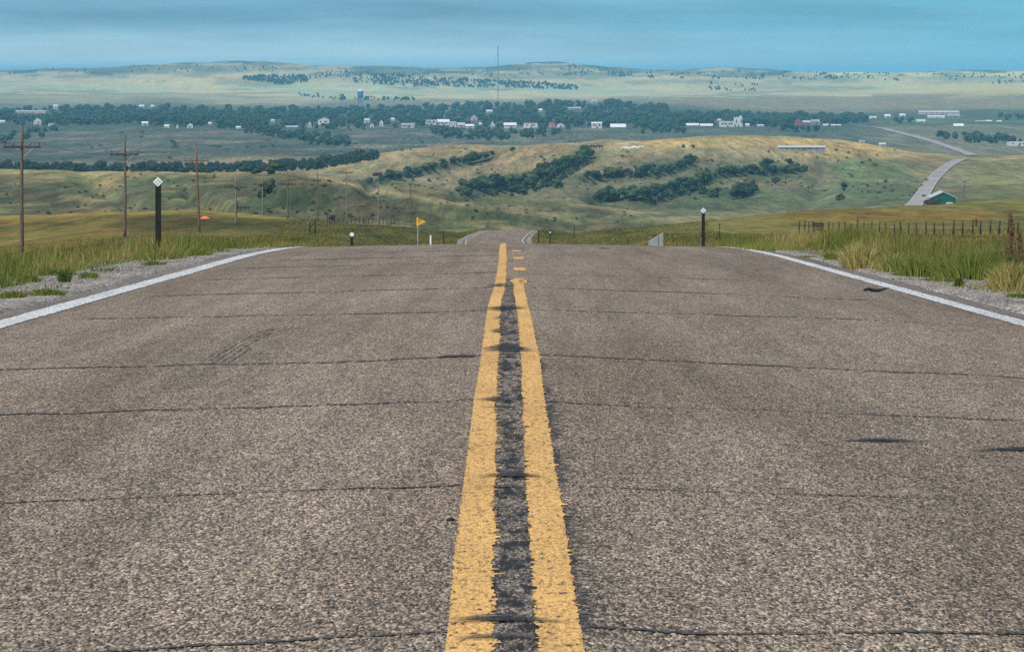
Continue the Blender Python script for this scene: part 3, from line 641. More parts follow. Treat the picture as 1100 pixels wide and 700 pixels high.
def verge(sgn, n, y0, y1, amin, amax, hlo, hhi, w, name, label, seed, dry=0., clump=.12, lean=.22):
    out = []
    y = y0 + (y1 - y0) * RNG.random(n) ** 1.1; a = amin + (amax - amin) * RNG.random(n) ** 1.25
    edge = amin + .8 * fbm(y * .35, y * 0 + sgn, 4, seed + 3) + .12
    x = sgn * a + xroad(y)
    den = fbm(x * .8, y * .28, 4, seed + 5)
    keep = (a > edge) & (RNG.random(n) < np.clip(.75 + 1.3 * den, .12, 1)); x, y, a = x[keep], y[keep], a[keep]; den = den[keep]
    x = x + RNG.normal(0, .02, len(x))
    hs = hlo + (hhi - hlo) * np.clip(.5 + .9 * fbm(x * .5, y * .16, 4, seed + 1) + .35 * RNG.normal(0, 1, len(x)), 0, 1.25)
    hs = hs * sstep(0, 1.0, a - edge[keep] + .35) * (1 - .6 * sstep(7.0, 10.5, a))
    return blades(name, label, x, y, hs, w * RNG.uniform(.6, 1.4, len(x)) * (1 + y / 60.), grass_cols(x, y, seed, dry), lean)
verge(-1, 110000, 24, 108, 5.05, 11.0, .08, .44, .0022, 'verge_grass', 'uneven green and straw grass along the left verge', 400, .28, lean=.4)
verge(1, 150000, 24, 108, 5.1, 11.5, .10, .50, .0022, 'verge_grass', 'taller green and yellow grass along the right verge', 440, .36, lean=.4)
for sgn, nm in ((-1, 'left'), (1, 'right')):
    n = 30000; y = 105 + 390 * RNG.random(n); a = 4.8 + (3 + y * .05) * RNG.random(n) ** 2.2; x = xroad(y) + sgn * a
    h = .08 + .25 * np.clip(.5 + fbm(x * .2, y * .05, 3, 460), 0, 1); c = grass_cols(x, y * .5, 470 + sgn, .1) * np.array((.85, .78, .8))
    blades('bank_grass', 'darker grass on the %s bank of the road past the crest' % nm, x, y, h, np.full(n, .018) * (y / 180), c, .25)
for sgn, nm in ((-1, 'left'), (1, 'right')):
    n = 45000; y = 45 + 240 * RNG.random(n) ** 1.4; a = 8.5 + (y * .17 + 4) * RNG.random(n); x = sgn * a
    h = (.08 + .20 * RNG.random(n)) * (.6 + .8 * vnoise(x * .3, y * .08, 7)); c = grass_cols(x, y * .4, 480 + sgn, .45) * np.array((.85, .78, .75))
    blades('field_grass', 'dry olive field grass beyond the %s verge' % nm, x, y, h, .009 * (y / 110 + .3), c, .3)
for sgn, nm in ((-1, 'left'), (1, 'right')):
    n = 26000; y = 20 + 50 * RNG.random(n); a = 4.25 + 1.1 * RNG.random(n) ** .7; x = sgn * a; keep = fbm(x * 1.6, y * .5, 4, 520 + sgn) > .20 - .25 * (a - 4.7); x, y = x[keep], y[keep]
    h = .02 + .09 * RNG.random(len(x)) ** 2
    blades('gravel_grass', 'thin short grass creeping into the %s gravel shoulder' % nm, x, y, h, .003 * (1 + y / 60), grass_cols(x, y, 530 + sgn, .15), .6)
# gravel weeds: countable little tufts
def tuft(px, py, hpx, wpx, n, pal, label, name='weed_clump', cat='weed', lean=.5, Yd=None, bw=.004, group=None):
    if Yd is None:
        ys = np.arange(16, 60, .05); zg = ground_z((px - CX) / F * ys, ys); p = HY - F * zg / ys; Yd = float(ys[np.argmin(np.abs(p - py))])
    X = (px - CX) / F * Yd; z = float(ground_z(X, Yd)[0]); h = hpx / F * Yd; r = wpx / F * Yd * .5
    n = int(n * (2.2 if hpx < 12 else 1.2))
    q = np.clip(RNG.normal(0, .42, (n, 2)), -.85, .85) * r; hh = h * RNG.uniform(.45, 1.05, n) * np.exp(-(q ** 2).sum(1) / (2 * r * r) * .8); th = RNG.random(n) * 6.28; L = lean * hh * RNG.normal(0, .7, n)
    V = []; 
    for i in range(n):
        x, y = q[i]; w = bw * (1 + Yd / 60) * RNG.uniform(.6, 1.4); dx, dy = math.cos(th[i]) * L[i] + x * .7, math.sin(th[i]) * L[i]
        V += [(x - w, y, -.02), (x + w, y, -.02), (x + dx * .4 - w * .8, y + dy * .4, hh[i] * .62), (x + dx * .4 + w * .8, y + dy * .4, hh[i] * .62), (x + dx, y + dy, hh[i])]
    T = (np.arange(n)[:, None, None] * 5 + np.array([(0, 1, 3), (0, 3, 2), (2, 3, 4)])[None]).reshape(-1, 3)
    pc = np.array(pal)[RNG.integers(0, len(pal), n)] * RNG.uniform(.75, 1.25, (n, 1)); C = np.repeat(np.concatenate([pc, np.ones((n, 1))], 1)[:, None], 5, 1).reshape(-1, 4)
    o = link(name, np_mesh(name, V, T, M['grass'], False, C), None, (X, Yd, z)); return set_props(o, label, cat, group)
g3 = [GREEN, GREEN * .8, LIME * .8]
tuft(70, 303, 14, 13, 90, [GREEN * .7, DARK * 1.3], 'dark bushy weed alone on the left gravel shoulder')
tuft(95, 299, 8, 20, 60, g3, 'thin green weed right of the dark bushy weed on gravel')
tuft(50, 317, 8, 36, 120, g3, 'low wide green weed patch nearest the left white line')
tuft(14, 320, 9, 26, 100, g3, 'short green weed patch at the left photo edge')
tuft(32, 303, 9, 22, 80, g3, 'small weed patch at the edge of the left grass')
tuft(205, 275, 9, 42, 150, [GREEN, LIME * .7], 'broad leafy weed spread on gravel below the dark post')
tuft(165, 285, 6, 24, 70, g3, 'low weed on left gravel before the broad leafy one')
tuft(1030, 308, 11, 9, 70, [GREEN * .8, DARK * 1.4], 'upright dark green weed alone on the right gravel shoulder')
tuft(1008, 302, 5, 34, 80, g3, 'flat weed left of the upright weed on right gravel')
tuft(975, 296, 5, 30, 80, g3, 'flat weed on right gravel below the pale plumed grass')
tuft(1095, 320, 6, 26, 80, g3, 'low weed on right gravel at the photo edge')
tuft(893, 279, 9, 14, 80, [GREEN, LIME * .8], 'small bright green weed standing where right gravel narrows')
tuft(866, 278, 4, 26, 90, g3, 'flat strip of weed on the narrow right gravel')
# pale plumed grasses, clumps and dock stalks in the right verge
tuft(925, 288, 30, 40, 420, [STRAW * 1.15, STRAW * .9, LIME], 'pale plumed grass clump leaning in the right verge', 'grass_clump', 'grass clump', .55, None, .003)
tuft(958, 292, 24, 34, 300, [STRAW, LIME, GREEN * 1.2], 'straw tipped grass clump right of the pale plumed clump', 'grass_clump', 'grass clump', .5, None, .003)
tuft(1087, 312, 34, 44, 520, [STRAW * 1.1, STRAW * .8, LIME * .9], 'large straw coloured grass clump at the right photo edge', 'grass_clump', 'grass clump', .45, None, .003)
tuft(1040, 300, 33, 76, 480, [GREEN * .9, GREEN * 1.2, LIME * .9], 'tall dark green grass clump before the straw clump', 'grass_clump', 'grass clump', .3, None, .0035)
tuft(985, 297, 27, 46, 300, [GREEN * 1.1, LIME, GREEN], 'tall mid green grass clump between plumed and dark clumps', 'grass_clump', 'grass clump', .35, None, .003)
tuft(820, 276, 19, 70, 320, [GREEN * 1.2, LIME, LIME * 1.1], 'bright green grass clump just right of the right marker post', 'grass_clump', 'grass clump', .3, None, .003)
tuft(172, 279, 22, 60, 300, [GREEN * 1.1, LIME, STRAW * .7], 'yellow green grass clump around the left dark post', 'grass_clump', 'grass clump', .35, None, .003)
def dock(px, py, hpx, label, seed):
    rr = random.Random(seed); ys = np.arange(24, 60, .05); zg = ground_z((px - CX) / F * ys, ys); p = HY - F * zg / ys; Yd = float(ys[np.argmin(np.abs(p - py))])
    X = (px - CX) / F * Yd; h = hpx / F * Yd; e = empty('dock_plant', (X, Yd, float(ground_z(X, Yd)[0]))); set_props(e, label, 'plant', 'rusty dock stalks in the right verge')
    m = MB(); lx = rr.uniform(-.06, .08); st = [(0, 0, -.02), (lx * .3, 0, h * .5), (lx, .01, h)]; m.tube(st, [.006, .005, .003], 5); m.build('stem', M['dock'], e)
    m = MB()
    for k in range(90):
        t = .45 + .55 * (k + rr.random()) / 90; a = rr.uniform(0, 6.28); r = .03 * (1.25 - t) + .008; c = (lx * t * t + r * math.cos(a), r * math.sin(a), h * t + rr.uniform(-.01, .02)); s = rr.uniform(.006, .013)
        m.add([(c[0]-s, c[1], c[2]-s), (c[0]+s, c[1]-s, c[2]-s*.6), (c[0]+s*.4, c[1]+s, c[2]-s*.5), (c[0], c[1], c[2]+s*1.5)], [(0,1,3),(1,2,3),(2,0,3),(0,2,1)])
    m.build('seed_head', M['dock'], e)
    m = MB()
    for k in range(5):
        a = rr.uniform(0, 6.28); l = rr.uniform(.1, .2); zz = rr.uniform(.02, .2); dx, dy = math.cos(a), math.sin(a)
        m.add([(0,0,zz),(dx*l*.5-dy*.02,dy*l*.5+dx*.02,zz+.06),(dx*l,dy*l,zz+.02),(dx*l*.5+dy*.02,dy*l*.5-dx*.02,zz+.06)], [(0,1,2,3)])
    m.build('leaf', M['weed'], e)
dock(1089, 306, 76, 'tallest rusty brown dock stalk at the right edge', 1); dock(1081, 305, 62, 'second rusty dock stalk left of the tallest one', 2)
dock(1097, 307, 58, 'rusty dock stalk rightmost against the photo edge', 3); 
# ------------------------------------------------------------------ posts, signs, fences
def marker_post(px, top, Yd, wpost, plate, label, base_extra=0.):
    X, _, zt = at(px, top, Yd); zg = float(ground_z(X, Yd)[0]) - .1; h = zt - zg
    e = empty('marker_post', (X, Yd, zg)); set_props(e, label, 'marker post', 'black roadside marker posts')
    w = wpost / 2; hp = h - plate * .62
    m = MB(); m.box(-w, w, -w, w, 0, hp); m.add([(-w,-w,hp),(w,-w,hp),(w,w,hp),(-w,w,hp),(0,0,hp+.03)], [(0,1,4),(1,2,4),(2,3,4),(3,0,4)]); m.build('post', M['post_black'], e)
    s = plate * .5; zc_ = h - s
    m = MB(); m.prism([(0, zc_ - s), (s, zc_), (0, zc_ + s), (-s, zc_)], -w - .012, -w - .004); pl = m.build('reflector_plate', M['plate_white'], e)
    m = MB()
    for dx, dz in ((0, .38), (.38, 0), (0, -.38), (-.38, 0)):
        m.prism([(dx*s + .16*s*math.cos(t), zc_ + dz*s + .16*s*math.sin(t)) for t in np.linspace(0, 6.28, 9)[:-1]], -w - .018, -w - .0125)
    m.build('reflector_button', M['plate_grey'], pl)
    return e
marker_post(170, 190, 50, .085, .16, 'black post with large white diamond plate in left verge')
marker_post(755.5, 223, 85, .085, .16, 'black post with white diamond plate in the right verge')
def round_post(px, top, Yd, label, r=.075):
    X, _, zt = at(px, top, Yd); zg = float(ground_z(X, Yd)[0]) - .1; h = zt - zg
    e = empty('marker_post', (X, Yd, zg)); set_props(e, label, 'marker post', 'black roadside marker posts')
    m = MB(); m.box(-.05, .05, -.05, .05, 0, h - r * 1.7); m.build('post', M['post_black'], e)
    m = MB(); m.prism([(r*math.cos(t), h - r + r*math.sin(t)) for t in np.linspace(0, 6.28, 15)[:-1]], -.065, -.052); m.build('reflector_plate', M['plate_white'], e)
round_post(378, 249.5, 110, 'short black post with round white reflector on left crest')
def plain_post(px, top, Yd, w, mat, label, base=None):
    X, _, zt = at(px, top, Yd); zg = float(ground_z(X, Yd)[0]) - .1; m = MB(); h = zt - zg
    e = empty('roadside_post', (X, Yd, zg)); set_props(e, label, 'post')
    m.box(-w, w, -w, w, 0, h - .12); m.build('post', M[mat], e); m = MB(); m.box(-w*1.15, w*1.15, -w*1.15, w*1.15, h - .117, h); m.build('cap', M['plate_white' if mat != 'fence_wood' else 'fence_wood'], e)
plain_post(462.5, 252.8, 330, .09, 'plate_white', 'short white post right of the yellow pennant sign')
plain_post(476.5, 248, 330, .06, 'fence_wood', 'thin dark post between the yellow sign and the dipping road')
plain_post(591, 249, 330, .07, 'post_black', 'dark post with pale top right of the dipping road')
plain_post(578.5, 247, 380, .10, 'fence_wood', 'thick dark stub post on the right edge of dipping road')
plain_post(617, 243, 430, .06, 'fence_wood', 'thin dark post alone in the green right bank')
plain_post(773, 240, 150, .018, 'fence_wood', 'thin dark stake behind the bright green right clump')
# pennant
Yd = 330; X, _, zt = at(447.5, 233.5, Yd); zg = float(ground_z(X, Yd)[0]) - .1; h = zt - zg
e = empty('pennant_sign', (X, Yd, zg)); set_props(e, 'yellow pennant shaped road sign on a post, pointing right', 'road sign')
m = MB(); m.box(-.05, .05, -.05, .05, 0, h); m.build('post', M['steel'], e, (.12, .07, 0))
m = MB(); m.prism([(0, h - .95), (1.0, h - .47), (0, h)], -.01, .012); sg = m.build('sign_panel', M['sign_yellow'], e)
m = MB()
for k, (z0, wid) in enumerate(((.60, .30), (.42, .42), (.24, .26))):
    m.box(.14, .14 + wid, -.016, -.0125, h - .47 - .35 + z0, h - .47 - .35 + z0 + .07)
m.build('lettering', M['sign_black'], sg)
# utility poles --------------------------------------------------
def pole_proto():
    pass
POLES = [ # px, top y, dist, arm dy px, arm width px, material, label
 (24, 135, 223, 23, 40, 'wood_brown', 'weathered brown utility pole leftmost, nearest and tallest in the field', 2),
 (134, 148, 287, 18, 31, 'wood_brown', 'second utility pole from left, brown with bracketed crossarm', 2),
 (211, 158, 343, 15, 26, 'wood_red', 'reddish orange utility pole leaning slightly, third from left', 1),
 (253, 189, 392, 12, 24, 'wood_grey', 'silver grey utility pole left of the dark rail chute', 0),
 (282, 187, 520, 11, 22, 'wood_grey', 'grey brown utility pole standing behind the gold field edge', 0),
 (309, 187, 470, 11, 18, 'wood_brown', 'dark brown utility pole right of the bushy hillside hollow', 0),
 (341, 185, 520, 9, 8, 'wood_brown', 'brown utility pole with stub crossarm beside leaning brace posts', 0),
 (372, 184, 640, 1.2, 16, 'wood_grey', 'pale utility pole with crossarm at its very top', 0),
 (407, 183, 640, 3, 5, 'wood_grey', 'slim armless grey pole right of the top armed pole', 0),
 (441, 195, 660, 3, 5, 'wood_brown', 'slim dark armless pole just left of the yellow sign', 0),
 (467, 233.5, 980, 1, 11, 'wood_brown', 'small far pole with crossarm right of the yellow sign', 0),
 (422, 232, 1000, 1, 6, 'wood_grey', 'tiny far pole between slim dark pole and slim grey pole', 0),
 (496, 242, 1050, 1, 12, 'wood_brown', 'tiny far pole low beside the dipping road', 0)]
pole_pts = []
def utility_pole(px, top, Yd, ady, aw, mat, label, brace):
    X, _, zt = at(px, top, Yd); zg = float(ground_z(X, Yd)[0]) - .3; h = max(zt - zg, 5.5); zg = zt - h
    e = empty('utility_pole', (X, Yd, zg)); set_props(e, label, 'utility pole', 'utility poles along the left field')
    m = MB(); bend = .02 * math.sin(px) * h; lean = (-.035 if mat == 'wood_red' else .004 * math.sin(px * 3)) * h
    pts = [(-lean * (1 - t) + bend * math.sin(math.pi * t) * .25, 0, h * t) for t in np.linspace(0, 1, 9)]
    m.tube(pts, [.155 - .06 * t for t in np.linspace(0, 1, 9)], 10); m.build('pole', M[mat], e, None, True)
    za = h - ady / F * Yd; a = aw / F * Yd * .5
    ah = .07 if Yd < 360 else .11; m = MB(); m.box(-a, a, -.17, -.06, za - ah, za + .07); arm = m.build('crossarm', M['arm_dark' if brace != 1 else 'wood_red'], e)
    for x in ((-a * .92, -a * .45, a * .45, a * .92) if aw > 9 else (-a * .8, a * .8)):
        m = MB(); m.lathe([(.018, za + .071), (.018, za + .20), (.05, za + .205), (.055, za + .26), (.035, za + .33), (.01, za + .345)], 8, (x, -.115)); m.build('insulator', M['glass'], arm, None, True)
    if brace:
        m = MB(); m.tube([(.10, -.19, za - .75), (a * .62, -.19, za - .075)], .028, 5); m.build('brace', M['steel'] if brace == 2 else M['arm_dark'], e)
    if aw > 9:
        m = MB(); m.lathe([(.018, h - .02), (.018, h + .12), (.05, h + .125), (.05, h + .2), (.02, h + .26)], 8); m.build('insulator', M['glass'], e, None, True)
    pole_pts.append((X, Yd, zt, a, za + zg))
    return e
for p in POLES: utility_pole(*p)
# conductors strung between the nearer poles
line_ids = [0, 1, 2, 3, 5, 6]
for which, off in (('left', -.92), ('right', .92)):
    m = MB(); prev = None; start = (pole_pts[0][0] - 30, 150, pole_pts[0][4] + 4.2)
    seq = [start] + [(pole_pts[i][0] + off * pole_pts[i][3], pole_pts[i][1] - .115, pole_pts[i][4] + .33) for i in line_ids]
    for p, q in zip(seq[:-1], seq[1:]):
        pts = [(p[0] + (q[0]-p[0])*t, p[1] + (q[1]-p[1])*t, p[2] + (q[2]-p[2])*t - 2.2 * t * (1 - t)) for t in np.linspace(0, 1, 13)]; m.tube(pts, .013, 4, False)
    o = m.build('power_line', M['wire']); set_props(o, 'thin wire strung along the %s ends of the pole crossarms' % which, 'wire')
# fences
def fence(name, label, posts, wires, mat, group=None):
    """posts: list of (px, base y, height m, lean, half width)"""
    P = []
    for px, py, hgt, lean, w in posts:
        X, Yd, z = hit(px, py, 100); P.append((X, Yd, z, hgt, lean, w))
    x0, y0, z0 = P[0][:3]; e = empty(name, (x0, y0, z0)); set_props(e, label, 'fence')
    for X, Yd, z, hgt, lean, w in P:
        m = MB(); m.tube([(0, 0, -.15), (lean * .5, 0, hgt * .5), (lean, 0, hgt)], [w * 1.1, w, w * .9], 6); m.build('fence_post', mat, e, (X - x0, Yd - y0, z - z0), True)
    m = MB()
    for f in wires:
        pts = [(X - x0 + lean * f, Yd - y0 - w, z - z0 + hgt * f) for X, Yd, z, hgt, lean, w in P]
        m.tube(pts, .006, 4, False)
    o = m.build('fence_wire', M['wire'], e); return P
rr = random.Random(5); posts = []
px = 858.
while px < 1125:
    t = (px - 858) / 250.
    yb = 250.5 + 3.5 * math.sin(min(1, t * 1.5) * 2.2) - 1.5 * t + rr.uniform(-.6, .6)
    big = 1.45 if rr.random() < .1 else 1.
    posts.append((px, yb, rr.uniform(.95, 1.2) * big, rr.uniform(-.05, .10) - (.12 if 945 < px < 985 and rr.random() < .6 else 0), rr.uniform(.055, .075)))
    px += 5.2 + 4.6 * max(0, min(1, t * 1.5)) + rr.uniform(-1.2, 1.2)
FP = fence('field_fence', 'long dark wooden post and wire fence across the right field', posts, (.35, .62, .9), M['fence_wood'])
posts = []; px = 352.
while px < 425:
    posts.append((px, 239.3 + (px - 352) * .02 + rr.uniform(-.3, .3), rr.uniform(1.1, 1.5) * (1.35 if rr.random() < .15 else 1), rr.uniform(-.1, .12), .075)); px += rr.uniform(3.2, 5.5)
fence('far_fence', 'small far fence of dark posts on the left field edge', posts, (.4, .85), M['fence_wood'])
# leaning corner braces
X, Yd, z = hit(335, 250, 100); e = empty('brace_posts', (X, Yd, z)); set_props(e, 'pair of leaning dark brace posts beside a brown pole', 'brace posts')
for a, b in (((-.35, 0, -.2), (-.2, 0, 1.3)), ((.35, .2, -.2), (.45, .2, 1.7))):
    m = MB(); m.tube([a, b], .09, 7); m.build('post', M['fence_wood'], e, None, True)
m = MB(); m.tube([(-.25, 0, .5), (.42, .2, 1.5)], .06, 6); m.build('brace', M['fence_wood'], e, None, True)
# thick dark brace panel and red rag on the right fence
X, Yd, z = hit(878, 250, 100); e = empty('corner_brace', (X, Yd - .25, z)); set_props(e, 'dark boarded brace set in the far end of right fence', 'fence brace')
for x in (-.35, .35):
    m = MB(); m.tube([(x, 0, -.2), (x, 0, 1.0)], .08, 7); m.build('post', M['fence_wood'], e, None, True)
m = MB()
for zz in (.2, .5, .75): m.box(-.45, .45, -.14, -.095, zz, zz + .2)
m.build('board', M['fence_wood'], e)
X, Yd, z = hit(1048, 250, 100); m = MB(); m.tube([(0,0,.52),(.02,0,.75),(0,0,1.05),(.02,0,1.22)], [.04,.10,.13,.04], 8); m.v = [(x*(1+.2*math.sin(z_*14+y_*9)), y_*.35, z_) for x, y_, z_ in m.v]
o = m.build('rag', M['red_cloth'], None, (X, Yd - .25, z), True); set_props(o, 'faded dark red rag hanging on the right fence wire', 'rag')
# pale wing wall at the crest, right
Yd = 118; X, _, zt = at(712.5, 250, Yd); zg = float(ground_z(X, Yd)[0]) - .2
X0 = at(697, 260, Yd)[0]; e = empty('culvert_wing_wall', (X0, Yd, zg)); L = X - X0; h = zt - zg
set_props(e, 'pale sloping concrete wing wall at the right road crest', 'wing wall')
zlow = at(697, 259.8, Yd)[2] - zg
m = MB(); m.prism([(0, 0), (L * .66, 0), (L * .66, zlow + (h - zlow) * .66), (0, zlow)], 0, .35); m.build('sloped_panel', M['concrete'], e)
m = MB(); m.prism([(L * .70, 0), (L, 0), (L, h), (L * .70, zlow + (h - zlow) * .70)], 0, .35); m.build('end_panel', M['concrete'], e)
m = MB(); m.box(L * .661, L * .699, .05, .3, 0, zlow + (h - zlow) * .62); m.build('joint', M['dark_open'], e)
# orange cover and rail chute in left field
X, Yd, z = hit(220, 235.5, 100); e = empty('covered_mound', (X, Yd, z)); set_props(e, 'low orange red tarpaulin covered mound in the left field', 'tarpaulin')
s = Yd / F; m = MB(); m.lathe([(6.3*s, -.1), (5.6*s, .9*s), (3.6*s, 1.9*s), (1.9*s, 3.0*s), (.4*s, 3.3*s)], 14); m.v = [(x*(1+.06*math.sin(3*x+y_)), y_*.55, zz) for x, y_, zz in m.v]; m.build('cover', M['orange'], e, None, True)
m = MB(); m.tube([(6.4*s*math.cos(t), 3.5*s*math.sin(t), .03) for t in np.linspace(0, 6.28, 18)], .07, 5, False); m.build('hem', M['red_wall'], e)
X, Yd, z = hit(260, 226, 100); e = empty('loading_chute', (X, Yd, z)); set_props(e, 'dark wooden rail chute with one tall post, left field', 'loading chute'); s = Yd / F
for x, hh in ((-7, 5), (-4.6, 10), (-1, 4.5), (3, 4.5), (7, 4.5)):
    m = MB(); m.tube([(x*s, 0, -.2), (x*s, 0, hh*s)], .11, 6); m.build('post', M['fence_wood'], e)
for zz in (2.2, 3.6):
    m = MB(); m.box(-7.4*s, 7.4*s, -.16, -.115, zz*s - .1, zz*s + .1); m.build('rail', M['fence_wood'], e)

# ------------------------------------------------------------------ far roads draped on the hills
def drape(name, pts, width, lift, mat, parent=None, label=None, cat='road'):
    P = np.array(pts, float); d = np.concatenate([[0], np.cumsum(np.hypot(*(np.diff(P[:, :2], axis=0).T)))]); n = int(d[-1] / 9) + 2; q = np.linspace(0, d[-1], n)
    xy = np.stack([np.interp(q, d, P[:, 0]), np.interp(q, d, P[:, 1])], 1)
    k = np.exp(-np.linspace(-2, 2, 31) ** 2); k /= k.sum()
    xy = np.stack([np.convolve(np.pad(xy[:, i], 15, mode='reflect', reflect_type='odd'), k, 'valid') for i in (0, 1)], 1)
    t = np.gradient(xy, axis=0); t /= np.linalg.norm(t, axis=1)[:, None] + 1e-9; nrm = np.stack([t[:, 1], -t[:, 0]], 1)
    def lay(o0, o1, lf):
        offs = np.linspace(o0, o1, 5); V = np.concatenate([[np.append(xy[i] + nrm[i] * o, 0) for o in offs] for i in range(n)])
        zz = ground_z(V[:, 0], V[:, 1]).reshape(n, 5)
        zm = ground_z(xy[:, 0], xy[:, 1]); kk = np.hanning(15)[1:-1]; kk /= kk.sum(); zm = np.convolve(np.pad(zm, 6, mode='reflect', reflect_type='odd'), kk, 'valid'); zz = np.repeat(zm[:, None], 5, 1)
        V[:, 2] = zz.ravel() + lf; id_ = np.arange(n * 5).reshape(n, 5)
        return V, np.stack([id_[:-1, :-1], id_[:-1, 1:], id_[1:, 1:], id_[1:, :-1]], -1).reshape(-1, 4)
    V, T = lay(-width / 2, width / 2, lift); o = link(name, np_mesh(name, V, T, mat, True), parent)
    return o, lay
def dpts(l, ymin=300): return [hit(px, py, ymin) for px, py in l]
o, lay = drape("highway", hill_path, 6.6, .35, M['highway']); set_props(o, 'pale highway climbing the right hill beyond the green shed', 'road', kind='structure')
for s in (-1, 1):
    V, T = lay(s * 2.9 - .15, s * 2.9 + .15, .42); link('edge_line', np_mesh('edge_line', V, T, M['highway_line'], True), o)
o, lay = drape("highway", valley_path, 9.5, .5, M['highway']); set_props(o, 'far stretch of highway curving left towards the town', 'road', kind='structure')
V, T = lay(3.9, 4.5, .62); link('edge_line', np_mesh('edge_line', V, T, M['highway_line'], True), o)
o, lay = drape('dirt_track', dpts([(505,176),(530,170),(552,161)], 1050), 2.0, .5, M['track']); set_props(o, 'pale dirt track along the golden hill left of centre', 'track', kind='structure')

# ------------------------------------------------------------------ buildings
BOXES = []                                     # (x0,x1,ytop,ybase,dist) so trees leave their fronts open
def building(name, label, px, yb, w, h, kind='gable', wall='white_wall', roof='roof_grey', cat='house', depth=.6, rot=0., Yd=None, wins=3, door=True, group=None, ymin=500, roof_frac=.42, front=None):
    if Yd is None: X, Yd, z = hit(px, yb, ymin)
    else: X = (px - CX) / F * Yd; z = -(yb - HY) / F * Yd
    s = Yd / F; W = w * s; H = h * s; D = max(W * depth, 4.); hw_ = W / 2
    e = empty(name, (X, Yd + D / 2, z), rot); set_props(e, label, cat, group)
    ze = H * (1 - roof_frac) if kind in ('gable', 'front') else H; ov = .04 * W if W < 14 else .5
    m = MB()
    if kind == 'gable':                        # ridge runs left-right
        m.add([(-hw_,-D/2,-2),(hw_,-D/2,-2),(hw_,D/2,-2),(-hw_,D/2,-2),(-hw_,-D/2,ze),(hw_,-D/2,ze),(hw_,D/2,ze),(-hw_,D/2,ze),(-hw_,0,H),(hw_,0,H)],
              [(0,1,5,4),(2,3,7,6),(1,2,6,9,5),(3,0,4,8,7)])
        r = MB(); t = .25
        for sg in (-1, 1):
            y1 = sg * (D/2 + ov); z1 = ze - (H - ze) * ov / (D/2)
            r.add([(-hw_-ov,y1,z1),(hw_+ov,y1,z1),(hw_+ov,0,H),(-hw_-ov,0,H),(-hw_-ov,y1,z1+t),(hw_+ov,y1,z1+t),(hw_+ov,0,H+t),(-hw_-ov,0,H+t)],
                  [(0,1,2,3),(4,5,6,7),(0,1,5,4),(1,2,6,5),(3,0,4,7)])
    elif kind == 'front':                      # gable end faces us
        m.add([(-hw_,-D/2,-2),(hw_,-D/2,-2),(hw_,D/2,-2),(-hw_,D/2,-2),(-hw_,-D/2,ze),(hw_,-D/2,ze),(hw_,D/2,ze),(-hw_,D/2,ze),(0,-D/2,H),(0,D/2,H)],
              [(0,1,5,8,4),(2,3,7,9,6),(1,2,6,5),(3,0,4,7)])
        r = MB(); t = .25
        for sg in (-1, 1):
            x1 = sg * (hw_ + ov); z1 = ze - (H - ze) * ov / hw_
            r.add([(x1,-D/2-ov,z1),(x1,D/2+ov,z1),(0,D/2+ov,H),(0,-D/2-ov,H),(x1,-D/2-ov,z1+t),(x1,D/2+ov,z1+t),(0,D/2+ov,H+t),(0,-D/2-ov,H+t)],
                  [(0,1,2,3),(4,5,6,7),(0,1,5,4),(1,2,6,5),(3,0,4,7)])
    elif kind == 'flat':
        m.box(-hw_, hw_, -D/2, D/2, -2, H - .3); r = MB(); r.box(-hw_-.15, hw_+.15, -D/2-.15, D/2+.15, H - .297, H)
        ze = H - .3
    else:                                      # quonset
        prof = [(hw_*math.cos(t), H*math.sin(t)) for t in np.linspace(0, math.pi, 15)]; m.prism([(hw_, -2)] + [(x*.97, zz*.97) for x, zz in prof] + [(-hw_, -2)], -D/2, D/2)
        r = MB(); n = len(prof); r.add([(x, -D/2-.3, zz) for x, zz in prof] + [(x, D/2+.3, zz) for x, zz in prof], [(i, i+n, i+n+1, i+1) for i in range(n-1)]); ze = H * .6
    m.build('wall', M[wall], e); r.build('roof', M[roof], e)
    if door:
        m = MB(); dw = min(1.1, W * .12); dh = min(2.1, ze * .8); x = hw_ * .1; m.box(x - dw, x + dw, -D/2 - .06, -D/2 - .003, 0, dh); m.build('door', M['door'], e)
    for i in range(wins):
        x = -hw_ * .78 + (W * .78) * (i + .5) / wins
        if abs(x - hw_ * .1) < 1.6 and door: x += 1.8 if x + 2.6 < hw_ else -2.4
        m = MB(); ww = min(.8, W * .06); m.box(x - ww, x + ww, -D/2 - .05, -D/2 - .003, ze * .42, ze * .78); m.build('window', M['window'], e)
    BOXES.append((px - w / 2, px + w / 2, yb - h, yb, Yd))
    return e
TOWN = 'buildings of the far town'
B = lambda nm, lb, *a, **k: building(nm, lb, *a, ymin=2300, group=TOWN, **k)
B('house', 'bright white gabled house alone among trees at far left', 40, 134, 8, 7, 'front', roof='roof_white')
B('shed', 'tiny white roofed shed right of the leftmost gabled house', 54.5, 135.5, 5.5, 2.6, wins=1)
B('shed', 'tiny white shed at the left photo edge', 2.5, 132, 5, 2.5, roof='roof_white', wins=1)
B('warehouse', 'long pale low building behind trees at far left', 33, 121.5, 32, 2.6, 'gable', 'pink_wall', 'roof_pale', cat='warehouse', wins=4, depth=.3)
B('house', 'pale house beyond the long low building at left', 59.5, 117, 5, 4.5, wall='pale_wall', roof='roof_pale')
B('house', 'white low house with reddish skirting at left tree edge', 155.5, 134.5, 6.5, 3.6, roof='roof_white')
B('house', 'small white house right of the low reddish one', 179, 137.5, 5, 3.2, roof='roof_white')
B('silo_house', 'narrow tall white hut beside the two low white houses', 190.5, 138, 2.4, 4.4, 'front', wins=1, cat='hut')
B('house', 'boxy bright white house on the wood edge, left', 204, 138, 6, 5.4, 'front', roof='roof_white')
